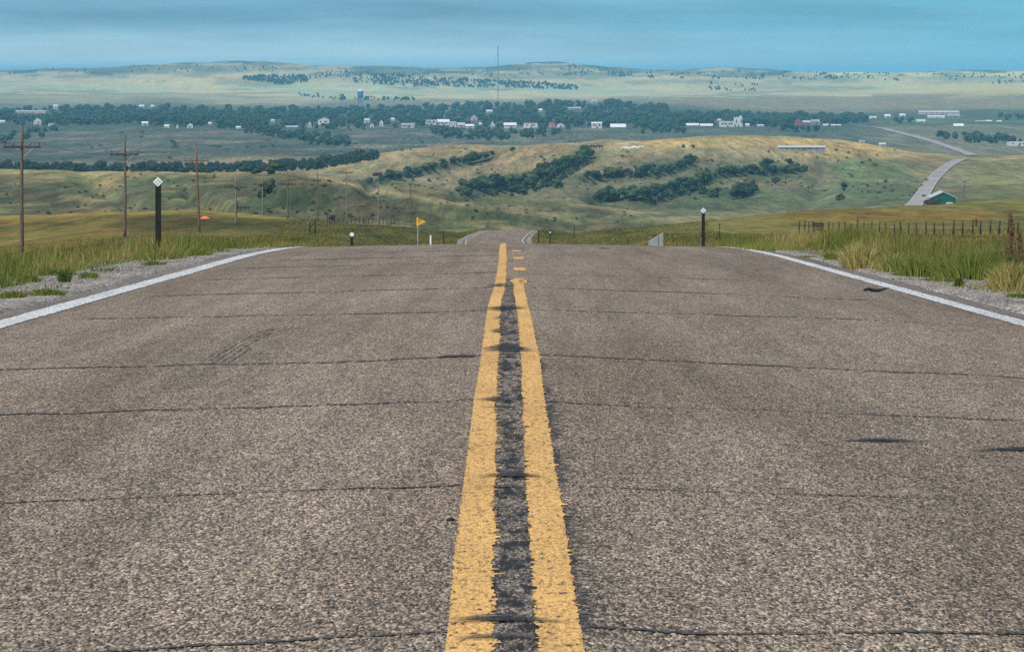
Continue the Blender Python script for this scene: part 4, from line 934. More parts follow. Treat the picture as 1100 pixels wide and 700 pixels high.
B('shed', 'white dot of a shed among trees, left of lone low hut', 225.5, 134, 3.2, 2.4, wins=1, roof='roof_white')
B('shed', 'low white hut on wood edge at the field corner', 256, 138.5, 5, 2.6, wins=1, roof='roof_white')
B('house', 'white roofed house high in the trees, first of two', 152, 115.5, 5, 2.6, roof='roof_white')
B('house', 'white roofed house high in the trees, second of two', 163.5, 115.5, 3.6, 2.4, roof='roof_white')
B('church', 'bright white broad roofed hall amid dark trees under water tower', 347.5, 134, 12, 7.4, 'front', roof='roof_white', cat='hall', roof_frac=.3)
B('house', 'slim pale house left of the bright white hall', 332.5, 137.5, 4, 7, 'front', 'pale_wall', 'roof_grey')
B('warehouse', 'low grey pale roof at wood edge left of slim house', 313.5, 138, 12, 2.6, wall='grey_wall', roof='roof_pale', cat='warehouse')
B('house', 'small pale house deep in trees before the low grey roof', 293, 131.5, 4, 3.2, wall='pale_wall', roof='roof_pale')
B('house', 'white house with pink roof right of the water tower', 394, 132, 5.5, 4.6, 'gable', 'white_wall', 'roof_pale')
B('house', 'white house in front of the pink roofed one', 399.5, 137, 4.4, 4.4, 'front')
B('house', 'tall narrow white house right of the water tower pair', 409.5, 136, 4.2, 7, 'front', roof='roof_white')
B('house', 'white cottage in trees above the grey roofed school', 422, 130, 3.4, 3, roof='roof_white')
B('school', 'long grey roofed school with white end block', 438, 137.5, 14, 5, 'gable', 'pale_wall', 'roof_grey', cat='school', wins=5)
B('house', 'white block house against the grey roofed school', 442.5, 138, 3, 3, 'flat')
B('storefront', 'pale row of shops, left end of main street', 463, 134, 12, 5, 'flat', 'pale_wall', 'roof_white', cat='shop', wins=4)
B('storefront', 'bright white long shop front in main street centre', 476, 134.5, 13, 6, 'gable', 'white_wall', 'roof_white', cat='shop', wins=4)
B('storefront', 'white boxy shop, brightest block of main street', 486.5, 136.5, 7, 6, 'flat', 'white_wall', 'roof_white', cat='shop')
B('storefront', 'pinkish shop right of the brightest boxy shop', 495, 137, 8, 5, 'gable', 'pink_wall', 'roof_pale', cat='shop')
B('storefront', 'low pale shop at the right end of main street', 504.5, 138, 9, 4.4, 'gable', 'pale_wall', 'roof_white', cat='shop')
B('house', 'pink gabled house standing above main street', 509, 129.5, 7, 6, 'front', 'pink_wall', 'roof_pale')
B('house', 'pale roofed house high behind the pink gabled one', 525.5, 121, 6, 2.6, roof='roof_white')
B('house', 'tiny white house between main street and white chapel', 516, 134.5, 3, 2.4, wins=1, roof='roof_white')
B('chapel', 'small white pointed chapel below the radio mast', 529, 136.5, 4.4, 6, 'front', roof='roof_white', cat='chapel', roof_frac=.6)
B('motel', 'long white motel right of the pointed chapel', 548, 137.5, 13, 5.4, 'gable', 'white_wall', 'roof_white', cat='motel', wins=5)
B('garage', 'white garage with a red fascia, centre of town', 570, 137.5, 15, 5.4, 'flat', 'white_wall', 'roof_red', cat='garage')
B('shed', 'pink shed left of the white round roofed hut', 593, 136.5, 6, 4, 'gable', 'pink_wall', 'roof_red', wins=1)
B('quonset_hut', 'white round roofed hut right of the pink shed', 602, 137, 9, 4.6, 'quonset', 'white_wall', 'roof_white', cat='hut', wins=1)
B('house', 'square white two storey building right of round hut', 641, 138, 11, 6.6, 'gable', 'white_wall', 'roof_white', cat='house', roof_frac=.2, wins=4)
B('warehouse', 'long white warehouse with brown base, right of square building', 664, 138, 16, 4.6, 'gable', 'tan_wall', 'roof_white', cat='warehouse', roof_frac=.7, wins=2)
B('house', 'pale roof high among trees above the round hut', 638, 110, 6, 2.6, roof='roof_pale')
B('house', 'white house in trees above the red fascia garage', 580.5, 120, 3.6, 3, roof='roof_white')
B('warehouse', 'tan long roof amid trees right of centre', 617, 118, 14, 2.6, wall='grey_wall', roof='roof_pale', cat='warehouse')
B('stockyard_shed', 'low white open shed row left of the white elevator', 744, 136, 13, 3.2, 'gable', 'grey_wall', 'roof_white', cat='shed', roof_frac=.6)
B('stockyard_shed', 'low white shed touching the white elevator on its left', 759, 136.5, 13, 3.2, 'gable', 'grey_wall', 'roof_white', cat='shed', roof_frac=.6)
B('grain_elevator', 'white stepped grain elevator, lower long wing', 781, 136.5, 16, 6, 'flat', 'white_wall', 'roof_white', cat='elevator', wins=6)
e = B('grain_elevator', 'white grain elevator tower, tallest white block in town', 793, 136.5, 9, 10.5, 'flat', 'white_wall', 'roof_white', cat='elevator', wins=2)
m = MB(); sc_ = e.location.y / F; m.box(1.5 * sc_, 4.2 * sc_, -1, 3, 10.5 * sc_ + .003, 12 * sc_); m.build('head_house', M['white_wall'], e)
B('shed', 'small pale shed just left above the elevator wing', 772.5, 130, 3.4, 2, roof='roof_white', wins=1)
B('shed', 'small white shed right of the elevator tower', 803, 136, 4, 3, roof='roof_white', wins=1)
B('shed', 'low white hut between elevator and red barns', 817, 136, 7, 1.8, roof='roof_white', wins=1)
B('barn', 'red barn with red roof in front of trees, first of two', 858, 134, 8, 6, 'front', 'red_wall', 'roof_red', cat='barn')
B('barn', 'lower red barn right of the first red barn', 866.5, 134, 8, 4.2, 'gable', 'red_wall', 'roof_pale', cat='barn')
B('house', 'grey house right of the two red barns', 876, 134, 9, 5.4, 'gable', 'grey_wall', 'roof_grey')
B('shed', 'white hut right below the grey house', 887, 135.5, 5, 2, roof='roof_white', wins=1)
B('shed', 'low white shed at the start of the curving highway', 898, 135.5, 10, 1.6, roof='roof_white', wins=1)
B('shed', 'low white roof right of the tree cluster above highway', 937.5, 127.5, 8, 2.2, roof='roof_white', wins=1)
B('house', 'white house above the highway, left of round copse', 953.5, 126.5, 6, 3.4, roof='roof_white')
B('house', 'white house just above the round copse', 969.5, 125.5, 6, 3, roof='roof_white')
B('barn', 'very long pale roofed barn at right of the valley', 1009, 123.5, 43, 4.4, 'gable', 'pink_wall', 'roof_pale', cat='barn', depth=.3, wins=6)
B('shed', 'grey open shed before the right end of long barn', 1024.5, 127, 14, 4, 'gable', 'grey_wall', 'roof_grey', wins=2)
B('shed', 'low white shed before the long pale barn', 1006, 127, 18, 2.6, 'gable', 'white_wall', 'roof_white', wins=3)
B('shed', 'low white shed right of the round copse', 989.5, 131.5, 9, 2.6, 'gable', 'white_wall', 'roof_white', wins=1)
B('shed', 'white roofed shed alone on the pale right field', 1030, 136.5, 10, 3.4, 'gable', 'tan_wall', 'roof_white', wins=1, roof_frac=.65)
for x, w, h, lb in ((1053, 10, 1.6, 'grey low roof left of two white huts, right field'), (1062, 6, 2, 'left white hut of the pair on right field'), (1073.5, 5, 1.8, 'right white hut of the pair on right field')):
    B('shed', lb, x, 131.5, w, h, 'gable', 'grey_wall', 'roof_white' if w < 9 else 'roof_pale', wins=1)
B('warehouse', 'long white wall building below the right copse', 1094, 157, 22, 4.4, 'flat', 'white_wall', 'roof_white', cat='warehouse')
building('barn', 'long low barn with white roof on the golden hilltop', 861, 162, 50, 5.0, 'gable', 'grey_wall', 'roof_pale', cat='barn', depth=.16, ymin=1100, wins=6, roof_frac=.3)
building('trailer', 'white trailer on the hill right of the long barn', 926, 153.2, 6, 2, 'flat', 'white_wall', 'roof_white', cat='trailer', ymin=1100, wins=1)
building('trailer', 'second white trailer, lower down right of the first', 948, 156.2, 7, 2.2, 'gable', 'white_wall', 'roof_white', cat='trailer', ymin=1100, wins=1)
# corral
X, Yd, z = hit(963, 169.5, 1100); s = Yd / F; e = empty('corral', (X, Yd, z)); set_props(e, 'pale empty corral of rails on the golden right slope', 'corral')
for x in (-4, -1.5, 1, 4):
    m = MB(); m.box(x*s-.15, x*s+.15, -.15, .15, -.5, 2.0); m.build('post', M['pale_wall'], e)
for zz in (.7, 1.5):
    m = MB(); m.box(-4.3*s, 4.3*s, -.3, -.153, zz, zz + .25); m.build('rail', M['pale_wall'], e)
# green shed
Yd = 980; e = building('green_shed', 'dark green gabled shed with pale roof below the highway', 1013.5, 222.5, 27, 16, 'front', 'green_wall', 'roof_pale', cat='shed', depth=1.1, Yd=Yd, wins=0, door=False, roof_frac=.38)
s = Yd / F
m = MB(); m.box(3*s, 10*s, -27*s*.55-.09, -27*s*.55-.004, 0, 5.2*s); m.build('white_door', M['white_wall'], e)
m = MB(); m.box(-12.5*s, -5*s, -27*s*.55-.05, -27*s*.55-.003, 0, 7*s); m.build('open_bay', M['dark_open'], e)
m = MB(); m.box(-5*s, -2*s, -27*s*.55-.05, -27*s*.55-.003, 6*s, 8.2*s); m.build('window', M['window'], e)
m = MB(); m.prism([(-15.5*s, 6*s), (-13.6*s, 9.6*s), (-13.6*s, 9*s), (-15.3*s, 5.6*s)], -12*s, 10*s); m.build('lean_to_roof', M['roof_grey'], e)
utility_pole(1036, 194, 1000, 1.2, 5, 'wood_brown', 'lone brown utility pole right of the green shed', 0)['group'] = 'utility poles by the far right hill'
# vehicle at the shed
def car(px, py, Yd, body_mat, label, L=4.6):
    X, _, z = at(px, py, Yd); e = empty('parked_car', (X, Yd, z)); set_props(e, label, 'car')
    h = L / 2
    m = MB(); m.prism([(-h, .35), (h, .35), (h, .8), (h*.85, .95), (h*.45, 1.0), (h*.2, 1.48), (-h*.65, 1.5), (-h*.92, 1.0), (-h, .9)], -.85, .85); m.build('body', M[body_mat], e)
    for x in (-h*.62, h*.62):
        for yy_ in (-.87, .70):
            m = MB(); m.prism([(x + .34*math.cos(t), .34 + .34*math.sin(t)) for t in np.linspace(0, 6.28, 13)[:-1]], yy_, yy_ + .17); m.build('wheel', M['rubber'], e)
    m = MB(); m.prism([(h*.36, 1.03), (h*.17, 1.42), (-h*.60, 1.43), (-h*.78, 1.03)], -.86, -.852); m.build('window', M['window'], e)
car(1000, 219.5, 962, 'maroon', 'dark red car parked at the left of the green shed')

# water tower ----------------------------------------------------
Yd = 5300; s = Yd / F; X, _, zt = at(387, 96, Yd); zb = -(118 - HY) / F * Yd
e = empty('water_tower', (X, Yd, zb)); set_props(e, 'blue water tower with white cap standing above the town trees', 'water tower'); H = zt - zb
m = MB(); r = 3.1 * s; z0 = H - 8.4 * s; m.lathe([(r*.35, z0 - 1.4*s), (r*.75, z0 - .8*s), (r, z0), (r, H - 2.2*s)], 20); m.build('tank', M['tank_blue'], e, None, True)
m = MB(); m.lathe([(r*1.08, H - 2.19*s), (r*1.08, H - 1.9*s), (r*.6, H - .7*s), (.3, H)], 20); m.build('cap', M['roof_white'], e, None, True)
for k in range(4):
    a = math.pi/4 + k*math.pi/2; m = MB(); m.tube([(r*1.05*math.cos(a), r*1.05*math.sin(a), -3), (r*.9*math.cos(a), r*.9*math.sin(a), z0)], .42, 7); m.build('leg', M['tank_blue'], e)
m = MB(); m.tube([(0, 0, -3), (0, 0, z0 - 1.2*s)], .6, 8); m.build('riser_pipe', M['tank_blue'], e)
m = MB()
for zz in (z0*.35, z0*.7):
    p = [(r*1.0*math.cos(math.pi/4+k*math.pi/2), r*1.0*math.sin(math.pi/4+k*math.pi/2), zz) for k in range(5)]
    for a, b in zip(p[:-1], p[1:]): m.tube([a, b], .15, 5)
m.build('brace_ring', M['tank_blue'], e)
m = MB(); m.lathe([(r*1.25, z0 + .2), (r*1.25, z0 + .5)], 20); m.build('walkway', M['tank_blue'], e)
# radio mast
Yd = 5600; s = Yd / F; X, _, zt = at(535, 50, Yd); zb = -(112 - HY) / F * Yd; H = zt - zb
e = empty('radio_mast', (X, Yd, zb)); set_props(e, 'tall thin lattice radio mast rising above the town', 'radio mast')
m = MB(); w = .75
C3 = [(w*math.cos(t), w*math.sin(t)) for t in (math.pi/2, math.pi*7/6, math.pi*11/6)]
for cx, cy in C3: m.tube([(cx, cy, -2), (cx, cy, H)], .22, 5)
nseg = 40
for k in range(nseg):
    za, zb_ = H*k/nseg, H*(k+1)/nseg
    for i in range(3):
        a, b = C3[i], C3[(i+1)%3]; m.tube([(a[0], a[1], za), (b[0], b[1], zb_)], .11, 4)
m.build('lattice', M['red_wall'] if False else M['grey_wall'], e)
m = MB(); m.tube([(0, 0, H - .5), (0, 0, H + 3)], .15, 5); m.build('antenna', M['grey_wall'], e)
m = MB()
for k in range(3):
    t = math.pi/2 + k*2.094
    for f in (.45, .9): m.tube([(0.4*math.cos(t), .4*math.sin(t), H*f), (45*math.cos(t), 45*math.sin(t), -1)], .05, 4)
m.build('guy_wire', M['grey_wall'], e)

# ------------------------------------------------------------------ cattle on the golden hill
def cow_mesh(name, mat):
    me = bpy.data.meshes.new(name + '_cage')
    v = [(-.75,0,1.12),(0,0,1.08),(.6,0,1.12),(.95,0,1.30),(1.18,0,1.32),(1.42,0,1.12),
         (.62,.22,.95),(.62,.22,.50),(.62,.22,.02),(.62,-.22,.95),(.60,-.22,.50),(.66,-.22,.02),
         (-.72,.22,.95),(-.86,.22,.50),(-.78,.22,.02),(-.72,-.22,.95),(-.84,-.22,.50),(-.80,-.22,.02),(-1.02,0,1.10),(-1.10,0,.65),(1.14,.16,1.40),(1.14,-.16,1.40)]
    ed = [(0,1),(1,2),(2,3),(3,4),(4,5),(2,6),(6,7),(7,8),(2,9),(9,10),(10,11),(0,12),(12,13),(13,14),(0,15),(15,16),(16,17),(0,18),(18,19),(4,20),(4,21)]
    rad = [.34,.40,.36,.22,.17,.10,.15,.075,.055,.15,.075,.055,.17,.08,.055,.17,.08,.055,.06,.035,.045,.045]
    me.from_pydata(v, ed, []); o = bpy.data.objects.new('cage', me); COL.objects.link(o)
    sk = o.modifiers.new('s', 'SKIN'); sk.use_smooth_shade = True
    for i, r in enumerate(rad): me.skin_vertices[0].data[i].radius = (r, r)
    me.skin_vertices[0].data[1].use_root = True
    o.modifiers.new('d', 'SUBSURF').levels = 1
    dg = bpy.context.evaluated_depsgraph_get(); out = bpy.data.meshes.new_from_object(o.evaluated_get(dg)); out.name = name
    bpy.data.objects.remove(o); out.materials.clear(); out.materials.append(mat); return out
cb, cw = cow_mesh('black_cow', M['cow_black']), cow_mesh('white_cow', M['cow_white'])
rr = random.Random(9)
for k, x in enumerate([625, 627.5, 630, 633, 636.5, 639.5, 642, 645.5]):
    X, Yd, z = hit(x, 159.5 + rr.uniform(-.6, 1.2), 1100); o = link('cow', cb, None, (X, Yd, z)); o.rotation_euler = (0, 0, rr.choice([0, math.pi]) + rr.uniform(-.5, .5)); o.scale = (1.15,) * 3
    set_props(o, 'black cow in the small herd above the wooded gully', 'cow', 'black cattle on the golden hill')
for k, x in enumerate([669.5, 672.5, 675, 678, 681, 684, 687, 690]):
    X, Yd, z = hit(x, 161.2 + rr.uniform(-.7, .7), 1100); o = link('cow', cw, None, (X, Yd, z)); o.rotation_euler = (0, 0, rr.choice([0, math.pi]) + rr.uniform(-.5, .5)); o.scale = (1.2,) * 3
    set_props(o, 'white cow in the row right of the black cattle', 'cow', 'white cattle on the golden hill')
X, Yd, z = hit(357, 239, 100); o = link('cow', cb, None, (X, Yd, z)); o.rotation_euler = (0, 0, 1.2); set_props(o, 'lone black cow beside the far left fence', 'cow')

# ------------------------------------------------------------------ trees
ICO_V, ICO_F = None, None
def ico():
    t = (1 + 5 ** .5) / 2
    v = np.array([(-1,t,0),(1,t,0),(-1,-t,0),(1,-t,0),(0,-1,t),(0,1,t),(0,-1,-t),(0,1,-t),(t,0,-1),(t,0,1),(-t,0,-1),(-t,0,1)], float); v /= np.linalg.norm(v[0])
    f = [(0,11,5),(0,5,1),(0,1,7),(0,7,10),(0,10,11),(1,5,9),(5,11,4),(11,10,2),(10,7,6),(7,1,8),(3,9,4),(3,4,2),(3,2,6),(3,6,8),(3,8,9),(4,9,5),(2,4,11),(6,2,10),(8,6,7),(9,8,1)]
    vs = list(map(tuple, v)); cache = {}; nf = []
    def mid(a, b):
        k = (min(a, b), max(a, b))
        if k not in cache: p = np.array(vs[a]) + vs[b]; vs.append(tuple(p / np.linalg.norm(p))); cache[k] = len(vs) - 1
        return cache[k]
    for a, b, c in f:
        ab, bc, ca = mid(a, b), mid(b, c), mid(c, a); nf += [(a, ab, ca), (b, bc, ab), (c, ca, bc), (ab, bc, ca)]
    return np.array(vs), np.array(nf)
IV, IF = ico()
def crown_arrays(seed, spread=.5, leaves=260, lumps=8, tall=1.):
    """unit-height crown: lumpy core of clumps wrapped in leaf faces; returns verts, tris"""
    r = np.random.default_rng(seed); V = []; T = []; n = 0
    for k in range(lumps):
        a = r.random() * 6.28; q = spread * .55 * math.sqrt(r.random()); zc_ = .16 + .60 * r.random() * (1 - .5 * q / spread); rad = spread * r.uniform(.28, .46)
        c = np.array([q * math.cos(a), q * math.sin(a), zc_])
        if k == 0: c = np.array([0, 0, .60]); rad = spread * .5
        core = IV * (rad * r.uniform(.72, 1.08, (len(IV), 1))) * np.array([1, 1, .85 * tall]) + c; V.append(core); T.append(IF + n); n += len(core)
        m = leaves // lumps; d = r.normal(0, 1, (m, 3)); d /= np.linalg.norm(d, axis=1)[:, None]
        p = c + d * rad * r.uniform(.75, 1.25, (m, 1)) * np.array([1, 1, .85 * tall]); sz = r.uniform(.018, .050, (m, 1))
        u = r.normal(0, 1, (m, 3)); u /= np.linalg.norm(u, axis=1)[:, None]; w = np.cross(u, r.normal(0, 1, (m, 3))); w /= np.linalg.norm(w, axis=1)[:, None]
        tri = np.stack([p + u * sz, p - u * sz * .5 + w * sz * .9, p - u * sz * .5 - w * sz * .9], 1).reshape(-1, 3); V.append(tri); T.append(np.arange(3 * m).reshape(-1, 3) + n); n += 3 * m
    V = np.concatenate(V); T = np.concatenate(T); V[:, 2] = np.clip(V[:, 2], .0, 1.05); return V, T
PROTO = []
for k in range(7):
    V, T = crown_arrays(50 + k, [.42, .5, .55, .38, .6, .46, .52][k], 330, [7, 9, 10, 6, 11, 8, 9][k], [1, 1, .9, 1.2, .85, 1.05, 1][k])
    cm = np_mesh('crown', V, T, M['leaf']); m = MB(); rr = random.Random(k)
    m.tube([(0,0,-.06),(.01,0,.2),(.0,.01,.5)], [.035,.026,.014], 6)
    for j in range(3):
        a = rr.uniform(0, 6.28); m.tube([(0,0,.22+.06*j),(.16*math.cos(a),.16*math.sin(a),.45+.06*j)], [.015,.006], 5)
    PROTO.append((cm, m.mesh('trunk', M['bark']), V, T))
n_tree = 0
def plant(px, py, h, label, group, ymin=1050, wide=1., ymax=12000, name='tree'):
    global n_tree
    X, Yd, z = hit(px, py, ymin, ymax); k = n_tree % 7; n_tree += 1
    e = empty(name, (X, Yd, z - .1), RNG.random() * 6.28); h *= .88; e.scale = (h * wide, h * wide, h); set_props(e, label, 'tree' if name == 'tree' else 'bush', group)
    link('crown', PROTO[k][0], e); link('trunk', PROTO[k][1], e); return e
def along(line, n, spread, h0, h1, label, group, ymin=1050, wide=1.15):
    L = np.array(line, float); d = np.concatenate([[0], np.cumsum(np.hypot(np.diff(L[:, 0]), np.diff(L[:, 1]) * 2))])
    for q in (np.arange(n) + RNG.random(n) * .8) / n * d[-1]:
        px = np.interp(q, d, L[:, 0]) + RNG.normal(0, 1.5); py = np.interp(q, d, L[:, 1]) + RNG.uniform(-spread, spread)
        plant(px, py, RNG.uniform(h0, h1), label, group, ymin, wide * RNG.uniform(.9, 1.25), 2500 if ymin < 2000 else 12000)
def area(tab, n, h0, h1, label, group, ymin=1050, wide=1.1, ymax=12000):
    t = np.array(tab, float)
    for k in range(n):
        px = RNG.uniform(t[0, 0], t[-1, 0]); a, b = np.interp(px, t[:, 0], t[:, 1]), np.interp(px, t[:, 0], t[:, 2]); plant(px, RNG.uniform(a, b), RNG.uniform(h0, h1), label, group, ymin, wide * RNG.uniform(.85, 1.2), ymax)
along([(398,197),(430,191),(470,181),(527,168.5)], 30, 2.2, 4.0, 7, 'dark green tree in the leftmost wooded gully of the middle hills', 'trees in the leftmost gully')
along([(492,210),(530,204),(570,197),(600,187),(634,168)], 40, 3.2, 6, 11, 'dark green tree in the broad central wooded gully', 'trees in the broad central gully')
along([(530,210),(575,206),(604,199)], 14, 3.0, 4, 8, 'bushy tree on the lower flank of the central gully', 'trees on the lower flank of the central gully')
along([(632,193),(650,191.5),(690,189.5),(720,184),(750,174)], 28, 2.0, 4, 8, 'dark tree in the upper row right of the central gully', 'trees in the upper right row')
along([(640,216),(665,215),(690,214),(720,206),(762,194)], 34, 2.6, 5, 9, 'dark tree in the thick lower row right of centre', 'trees in the thick lower row')
along([(700,218),(745,208),(775,213)], 16, 2.6, 3.5, 6, 'low bushy tree below the thick lower row', 'low trees below the thick row')
along([(768,189),(800,187),(862,185)], 20, 1.4, 4, 7, 'dark tree in the short row below the long barn', 'trees in the row below the long barn')
for x, y, h, lb in ((824, 184, 10.5, 'tallest round tree in the row below the long barn'), (848, 178, 6, 'round tree set just above the row below the barn'), (833, 198, 5.5, 'lone wide bush below the barn row'), (906, 205, 6, 'lone dark tree on the green slope left of highway'),
                    (903, 215, 4, 'small lone bush on the slope edge left of highway'), (734, 159, 3.0, 'small bush on golden slope, left of two'), (744, 159.5, 3.2, 'small bush on golden slope, right of two'), (551, 163.5, 5, 'lone bush at the head of the golden dirt track')):
    plant(x, y, h, lb, None, 1050, 1.3)
along([(792,212),(808,210)], 7, 3, 6, 10, 'tree in the round copse on the green slope', 'trees of the round slope copse')
plant(295, 187.5, 5.5, 'round dark bush on the crest of grey green left hill', None, 700, 1.4, 1150, 'bush'); plant(275, 188, 3, 'small bush left of the round crest bush', None, 700, 1.4, 1150, 'bush')
for x, y, h in ((284,206,3.2),(290,203,3.0),(281,213,2.6),(287,209,2.8),(292,198,2.2)): plant(x, y, h, 'dark bush in the hollow of the grey green left hill', 'bushes in the hillside hollow', 600, 1.3, 1150, 'bush')
area([(1009,149,153),(1040,147,154),(1082,153,155)], 20, 9, 15, 'tree in the right copse above the highway bend', 'trees of the right copse', 2300, 1.1)
area([(1072,126,130),(1104,125,130)], 10, 8, 12, 'tree in the small copse at right photo edge', 'trees of the right edge copse', 2600, 1.2)
area([(963,131,133),(982,131,133)], 7, 8, 12, 'tree in the small round copse above the highway', 'trees of the small round copse', 2600, 1.2)
area([(0,148,156),(30,143,154),(62,139,144)], 16, 8, 11, 'tree in the left wooded draw below the town', 'trees in the left draw', 2300, 1.2)
print('individual trees', n_tree)
# masses: town wood and wooded far hills, each read as one
def woods(name, label, regions, lo, seed, cat='woods'):
    r = np.random.default_rng(seed); VV = []; TT = []; n = 0
    protos = [crown_arrays(seed * 10 + k, .5, 70 if lo else 110, 5 if lo else 6) for k in range(6)]
    for tab, cnt, h0, h1, gap, ymin in regions:
        t = np.array(tab, float)
        for k in range(cnt):
            px = r.uniform(t[0, 0], t[-1, 0]); py = r.uniform(np.interp(px, t[:, 0], t[:, 1]), np.interp(px, t[:, 0], t[:, 2]))
            if fbm(np.array([px / 14.]), np.array([py / 3.]), 3, seed)[0] < gap: continue
            X, Yd, z = hit(px, py, ymin); h = r.uniform(h0, h1) * (.75 + .5 * vnoise(np.array([px / 9.]), np.array([py / 3.]), seed)[0]); hp = h / Yd * F
            if any(x0 - hp * .4 < px < x1 + hp * .4 and Yd < bd + 4 and py - hp < yb - .5 * (yb - yt) for x0, x1, yt, yb, bd in BOXES): continue
            V, T = protos[r.integers(6)]; a = r.random() * 6.28; w = h * r.uniform(.95, 1.35)
            VV.append(np.stack([(V[:, 0]*math.cos(a) - V[:, 1]*math.sin(a))*w + X, (V[:, 0]*math.sin(a) + V[:, 1]*math.cos(a))*w + Yd, V[:, 2]*h + z], 1)); TT.append(T + n); n += len(V)
    o = link(name, np_mesh(name, np.concatenate(VV), np.concatenate(TT), M['leaf'])); return set_props(o, label, cat, kind='stuff')
woods('town_woods', 'dark blue green woods sheltering the whole far town', [
    ([(-60,122,133),(0,122,133),(60,117,137),(140,118,134),(250,120,139),(330,120,140),(420,117,139),(520,114,138),(600,113,137),(660,112,138),(720,117,140)], 2000, 7, 13.5, -.50, 2300),
    ([(700,126,143),(760,126,136),(830,126,137),(930,130,132)], 400, 9, 14, -.8, 2300),
    ([(255,139,142),(300,141,149),(340,146,158),(374,155,158)], 90, 7, 11, -.7, 2300), ([(462,139,142),(480,140,151),(545,139,152),(590,139,147),(612,138,141)], 150, 7, 12, -.7, 2300),
    ([(838,137,142),(892,137,147)], 34, 9, 13, -.7, 2300), ([(690,138,144),(740,140,145)], 26, 7, 10, -.7, 2300), ([(1040,153,156),(1150,153,156)], 10, 5, 9, -.7, 2300)], False, 3)
woods('valley_woods', 'blue green belt of woods in the valley behind the grey green left hill', [([(-80,181,187),(0,181,187),(60,181,187),(150,181,188),(200,182,188),(270,181,187),(335,177,184),(405,168,172)], 700, 3, 7.5, -.4, 1300)], False, 4)
woods('hill_woods', 'scattered dark woods over the far hill slopes', [
    ([(262,83,86),(300,82,92),(330,83,89)], 240, 6, 11, -.3, 5200), ([(330,76,88),(400,78,90)], 120, 5, 9, -.1, 5200), ([(400,80,92),(460,84,94),(620,93,97)], 480, 6, 11, -.3, 5200), ([(-50,77,84),(250,70,78),(560,76,84),(1100,80,84)], 420, 5, 9, .0, 5200),
    ([(600,70,82),(660,74,82)], 120, 5, 10, -.1, 5200), ([(660,78,84),(900,80,88)], 320, 5, 9, -.05, 5200), ([(760,90,98),(820,92,99)], 60, 5, 9, -.2, 5200), ([(320,101,103),(345,104,108),(450,107,109)], 60, 5, 8, -.5, 4800), ([(840,78,84),(1100,84,92)], 160, 5, 9, .0, 5200)], True, 5)
# low scrub on the hills
def scrub():
    r = np.random.default_rng(77); VV = []; TT = []; n = 0; P = [crown_arrays(700 + k, .6, 40, 4, .7) for k in range(4)]
    spec = [((0, 700), (188, 240), 420, .4, 1.1, 560, 1100), ((400, 1000), (160, 215), 420, .6, 2.4, 1100, 2300), ((0, 620), (140, 176), 90, 2, 5, 2300, 4200), ((0, 350), (200, 245), 0, .4, .9, 200, 480)]
    for (x0, x1), (y0, y1), cnt, h0, h1, ymin, ymax in spec:
        for k in range(cnt):
            px, py = r.uniform(x0, x1), r.uniform(y0, y1)
            if fbm(np.array([px / 40.]), np.array([py / 12.]), 3, 5)[0] < -.05: continue
            X, Yd, z = hit(px, py, ymin, ymax); 
            if abs(HY - F * z / Yd - py) > 2: continue
            h = r.uniform(h0, h1); V, T = P[r.integers(4)]; VV.append(V * np.array([h*1.6, h*1.6, h]) + np.array([X, Yd, z - .1])); TT.append(T + n); n += len(V)
    o = link('scrub', np_mesh('scrub', np.concatenate(VV), np.concatenate(TT), M['leaf'])); set_props(o, 'low dark scrub dotted over the grass hills', 'scrub', kind='stuff')
scrub()

# ------------------------------------------------------------------ haze, sky, sun, camera
zmin = float(Zt.min()) - 1.5
HZ_TOP = 60.
m = MB(); m.box(-31000, 31000, -300, 33000, zmin, HZ_TOP)
hm = bpy.data.materials.new('haze_air'); hm.use_nodes = True; nt = hm.node_tree
for n_ in list(nt.nodes):
    if n_.type != 'OUTPUT_MATERIAL': nt.nodes.remove(n_)
pv = nt.nodes.new('ShaderNodeVolumePrincipled'); pv.inputs['Color'].default_value = (.25, .69, .95, 1); pv.inputs['Density'].default_value = 7.6e-5; pv.inputs['Anisotropy'].default_value = -.35
nt.links.new(pv.outputs[0], nt.nodes['Material Output'].inputs['Volume'])
hz = m.build('haze', hm); set_props(hz, 'thin blue summer haze over the valley', 'haze', kind='stuff')

SUN_EL, SUN_AZ = 52., 215.     # degrees; azimuth clockwise from +Y (behind the camera, to the left)
w = bpy.data.worlds.new('World'); S.world = w; w.use_nodes = True; nt = w.node_tree; L = nt.links.new
bg = nt.nodes['Background']; sky = nt.nodes.new('ShaderNodeTexSky'); sky.sky_type = 'NISHITA'; sky.sun_disc = False
sky.sun_elevation = math.radians(SUN_EL); sky.sun_rotation = math.radians(SUN_AZ); sky.air_density = 1.2; sky.dust_density = 1.5
L(sky.outputs[0], bg.inputs[0]); bg.inputs[1].default_value = .10
tc = nt.nodes.new('ShaderNodeTexCoord'); sp = nt.nodes.new('ShaderNodeSeparateXYZ'); L(tc.outputs['Generated'], sp.inputs[0])
mp = nt.nodes.new('ShaderNodeMapping'); mp.inputs['Scale'].default_value = (4.5, 4.5, 48); L(tc.outputs['Generated'], mp.inputs[0])
nz = N(nt, 'ShaderNodeTexNoise', Scale=1., Detail=6., Roughness=.55); L(mp.outputs[0], nz.inputs['Vector'])
mp2 = nt.nodes.new('ShaderNodeMapping'); mp2.inputs['Scale'].default_value = (10, 10, 120); L(tc.outputs['Generated'], mp2.inputs[0])
nz2 = N(nt, 'ShaderNodeTexNoise', Scale=1., Detail=5., Roughness=.6); L(mp2.outputs[0], nz2.inputs['Vector'])
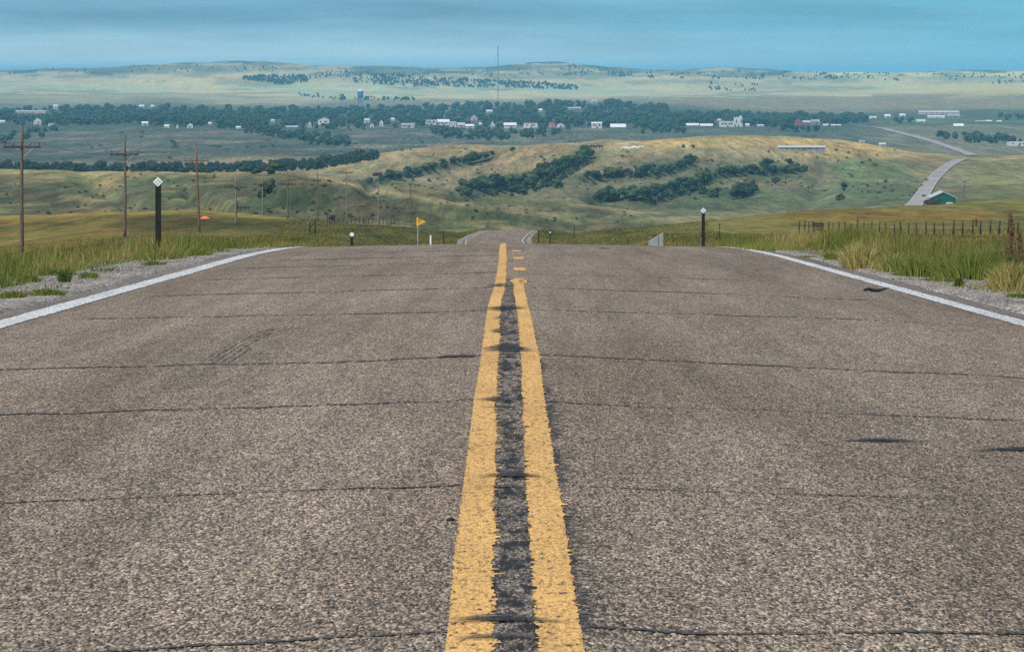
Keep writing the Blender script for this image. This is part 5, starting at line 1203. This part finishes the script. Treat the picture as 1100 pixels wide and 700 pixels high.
# cloud bank colour: pale above the hills, darker grey blue belly higher, teal towards the right
mr = nt.nodes.new('ShaderNodeMapRange'); L(sp.outputs[2], mr.inputs[0]); mr.inputs[1].default_value = 0; mr.inputs[2].default_value = .06
ad = N(nt, 'ShaderNodeMath', operation='MULTIPLY_ADD'); L(nz.outputs[0], ad.inputs[0]); ad.inputs[1].default_value = .62; L(mr.outputs[0], ad.inputs[2])
rc = ramp(nt, [(.20, (.38, .52, .58)), (.36, (.34, .47, .53)), (.50, (.24, .40, .48)), (.66, (.11, .26, .36)), (.80, (.18, .35, .45)), (1., (.36, .48, .54))]); L(ad.outputs[0], rc.inputs[0])
tr = nt.nodes.new('ShaderNodeMapRange'); L(sp.outputs[0], tr.inputs[0]); tr.inputs[1].default_value = -.02; tr.inputs[2].default_value = .21
cc = mixc(nt, rc.outputs[0], (.10, .34, .45), tr.outputs[0])
rb = ramp(nt, [(.36, .90), (.64, 1.10)]); L(nz2.outputs[0], rb.inputs[0]); cc = mixc(nt, cc, rb.outputs[0], 1., 'MULTIPLY')
bg2 = nt.nodes.new('ShaderNodeBackground'); L(cc, bg2.inputs[0]); bg2.inputs[1].default_value = 1.22
fr = nt.nodes.new('ShaderNodeMapRange'); L(sp.outputs[2], fr.inputs[0]); fr.inputs[1].default_value = .05; fr.inputs[2].default_value = .35; fr.inputs[3].default_value = .95; fr.inputs[4].default_value = 0.; fr.interpolation_type = 'SMOOTHSTEP'
mx = nt.nodes.new('ShaderNodeMixShader'); L(fr.outputs[0], mx.inputs[0]); L(bg.outputs[0], mx.inputs[1]); L(bg2.outputs[0], mx.inputs[2]); L(mx.outputs[0], nt.nodes['World Output'].inputs[0])

sl = bpy.data.lights.new('sun', 'SUN'); sl.energy = 3.0; sl.angle = math.radians(3); sl.color = (1., .95, .87)
so = bpy.data.objects.new('sun', sl); COL.objects.link(so)
from mathutils import Vector
el, az = math.radians(SUN_EL), math.radians(SUN_AZ); d = Vector((math.sin(az) * math.cos(el), math.cos(az) * math.cos(el), math.sin(el)))
so.rotation_euler = d.to_track_quat('Z', 'Y').to_euler(); so.location = (0, 0, 200)

cam = bpy.data.cameras.new('camera'); cam.sensor_width = 36; cam.lens = F / 1100 * 36; cam.shift_y = -(350 - HY) / 1100; cam.clip_start = .1; cam.clip_end = 200000
co = bpy.data.objects.new('camera', cam); COL.objects.link(co); co.location = (0, 0, 0); co.rotation_euler = (math.radians(90), 0, 0)
S.camera = co
S.view_settings.view_transform = 'Standard'; S.view_settings.look = 'None'; S.view_settings.exposure = .30; S.view_settings.gamma = 1.; S.view_settings.use_curve_mapping = False
S.cycles.volume_bounces = 0; S.cycles.max_bounces = 6; S.cycles.use_denoising = False
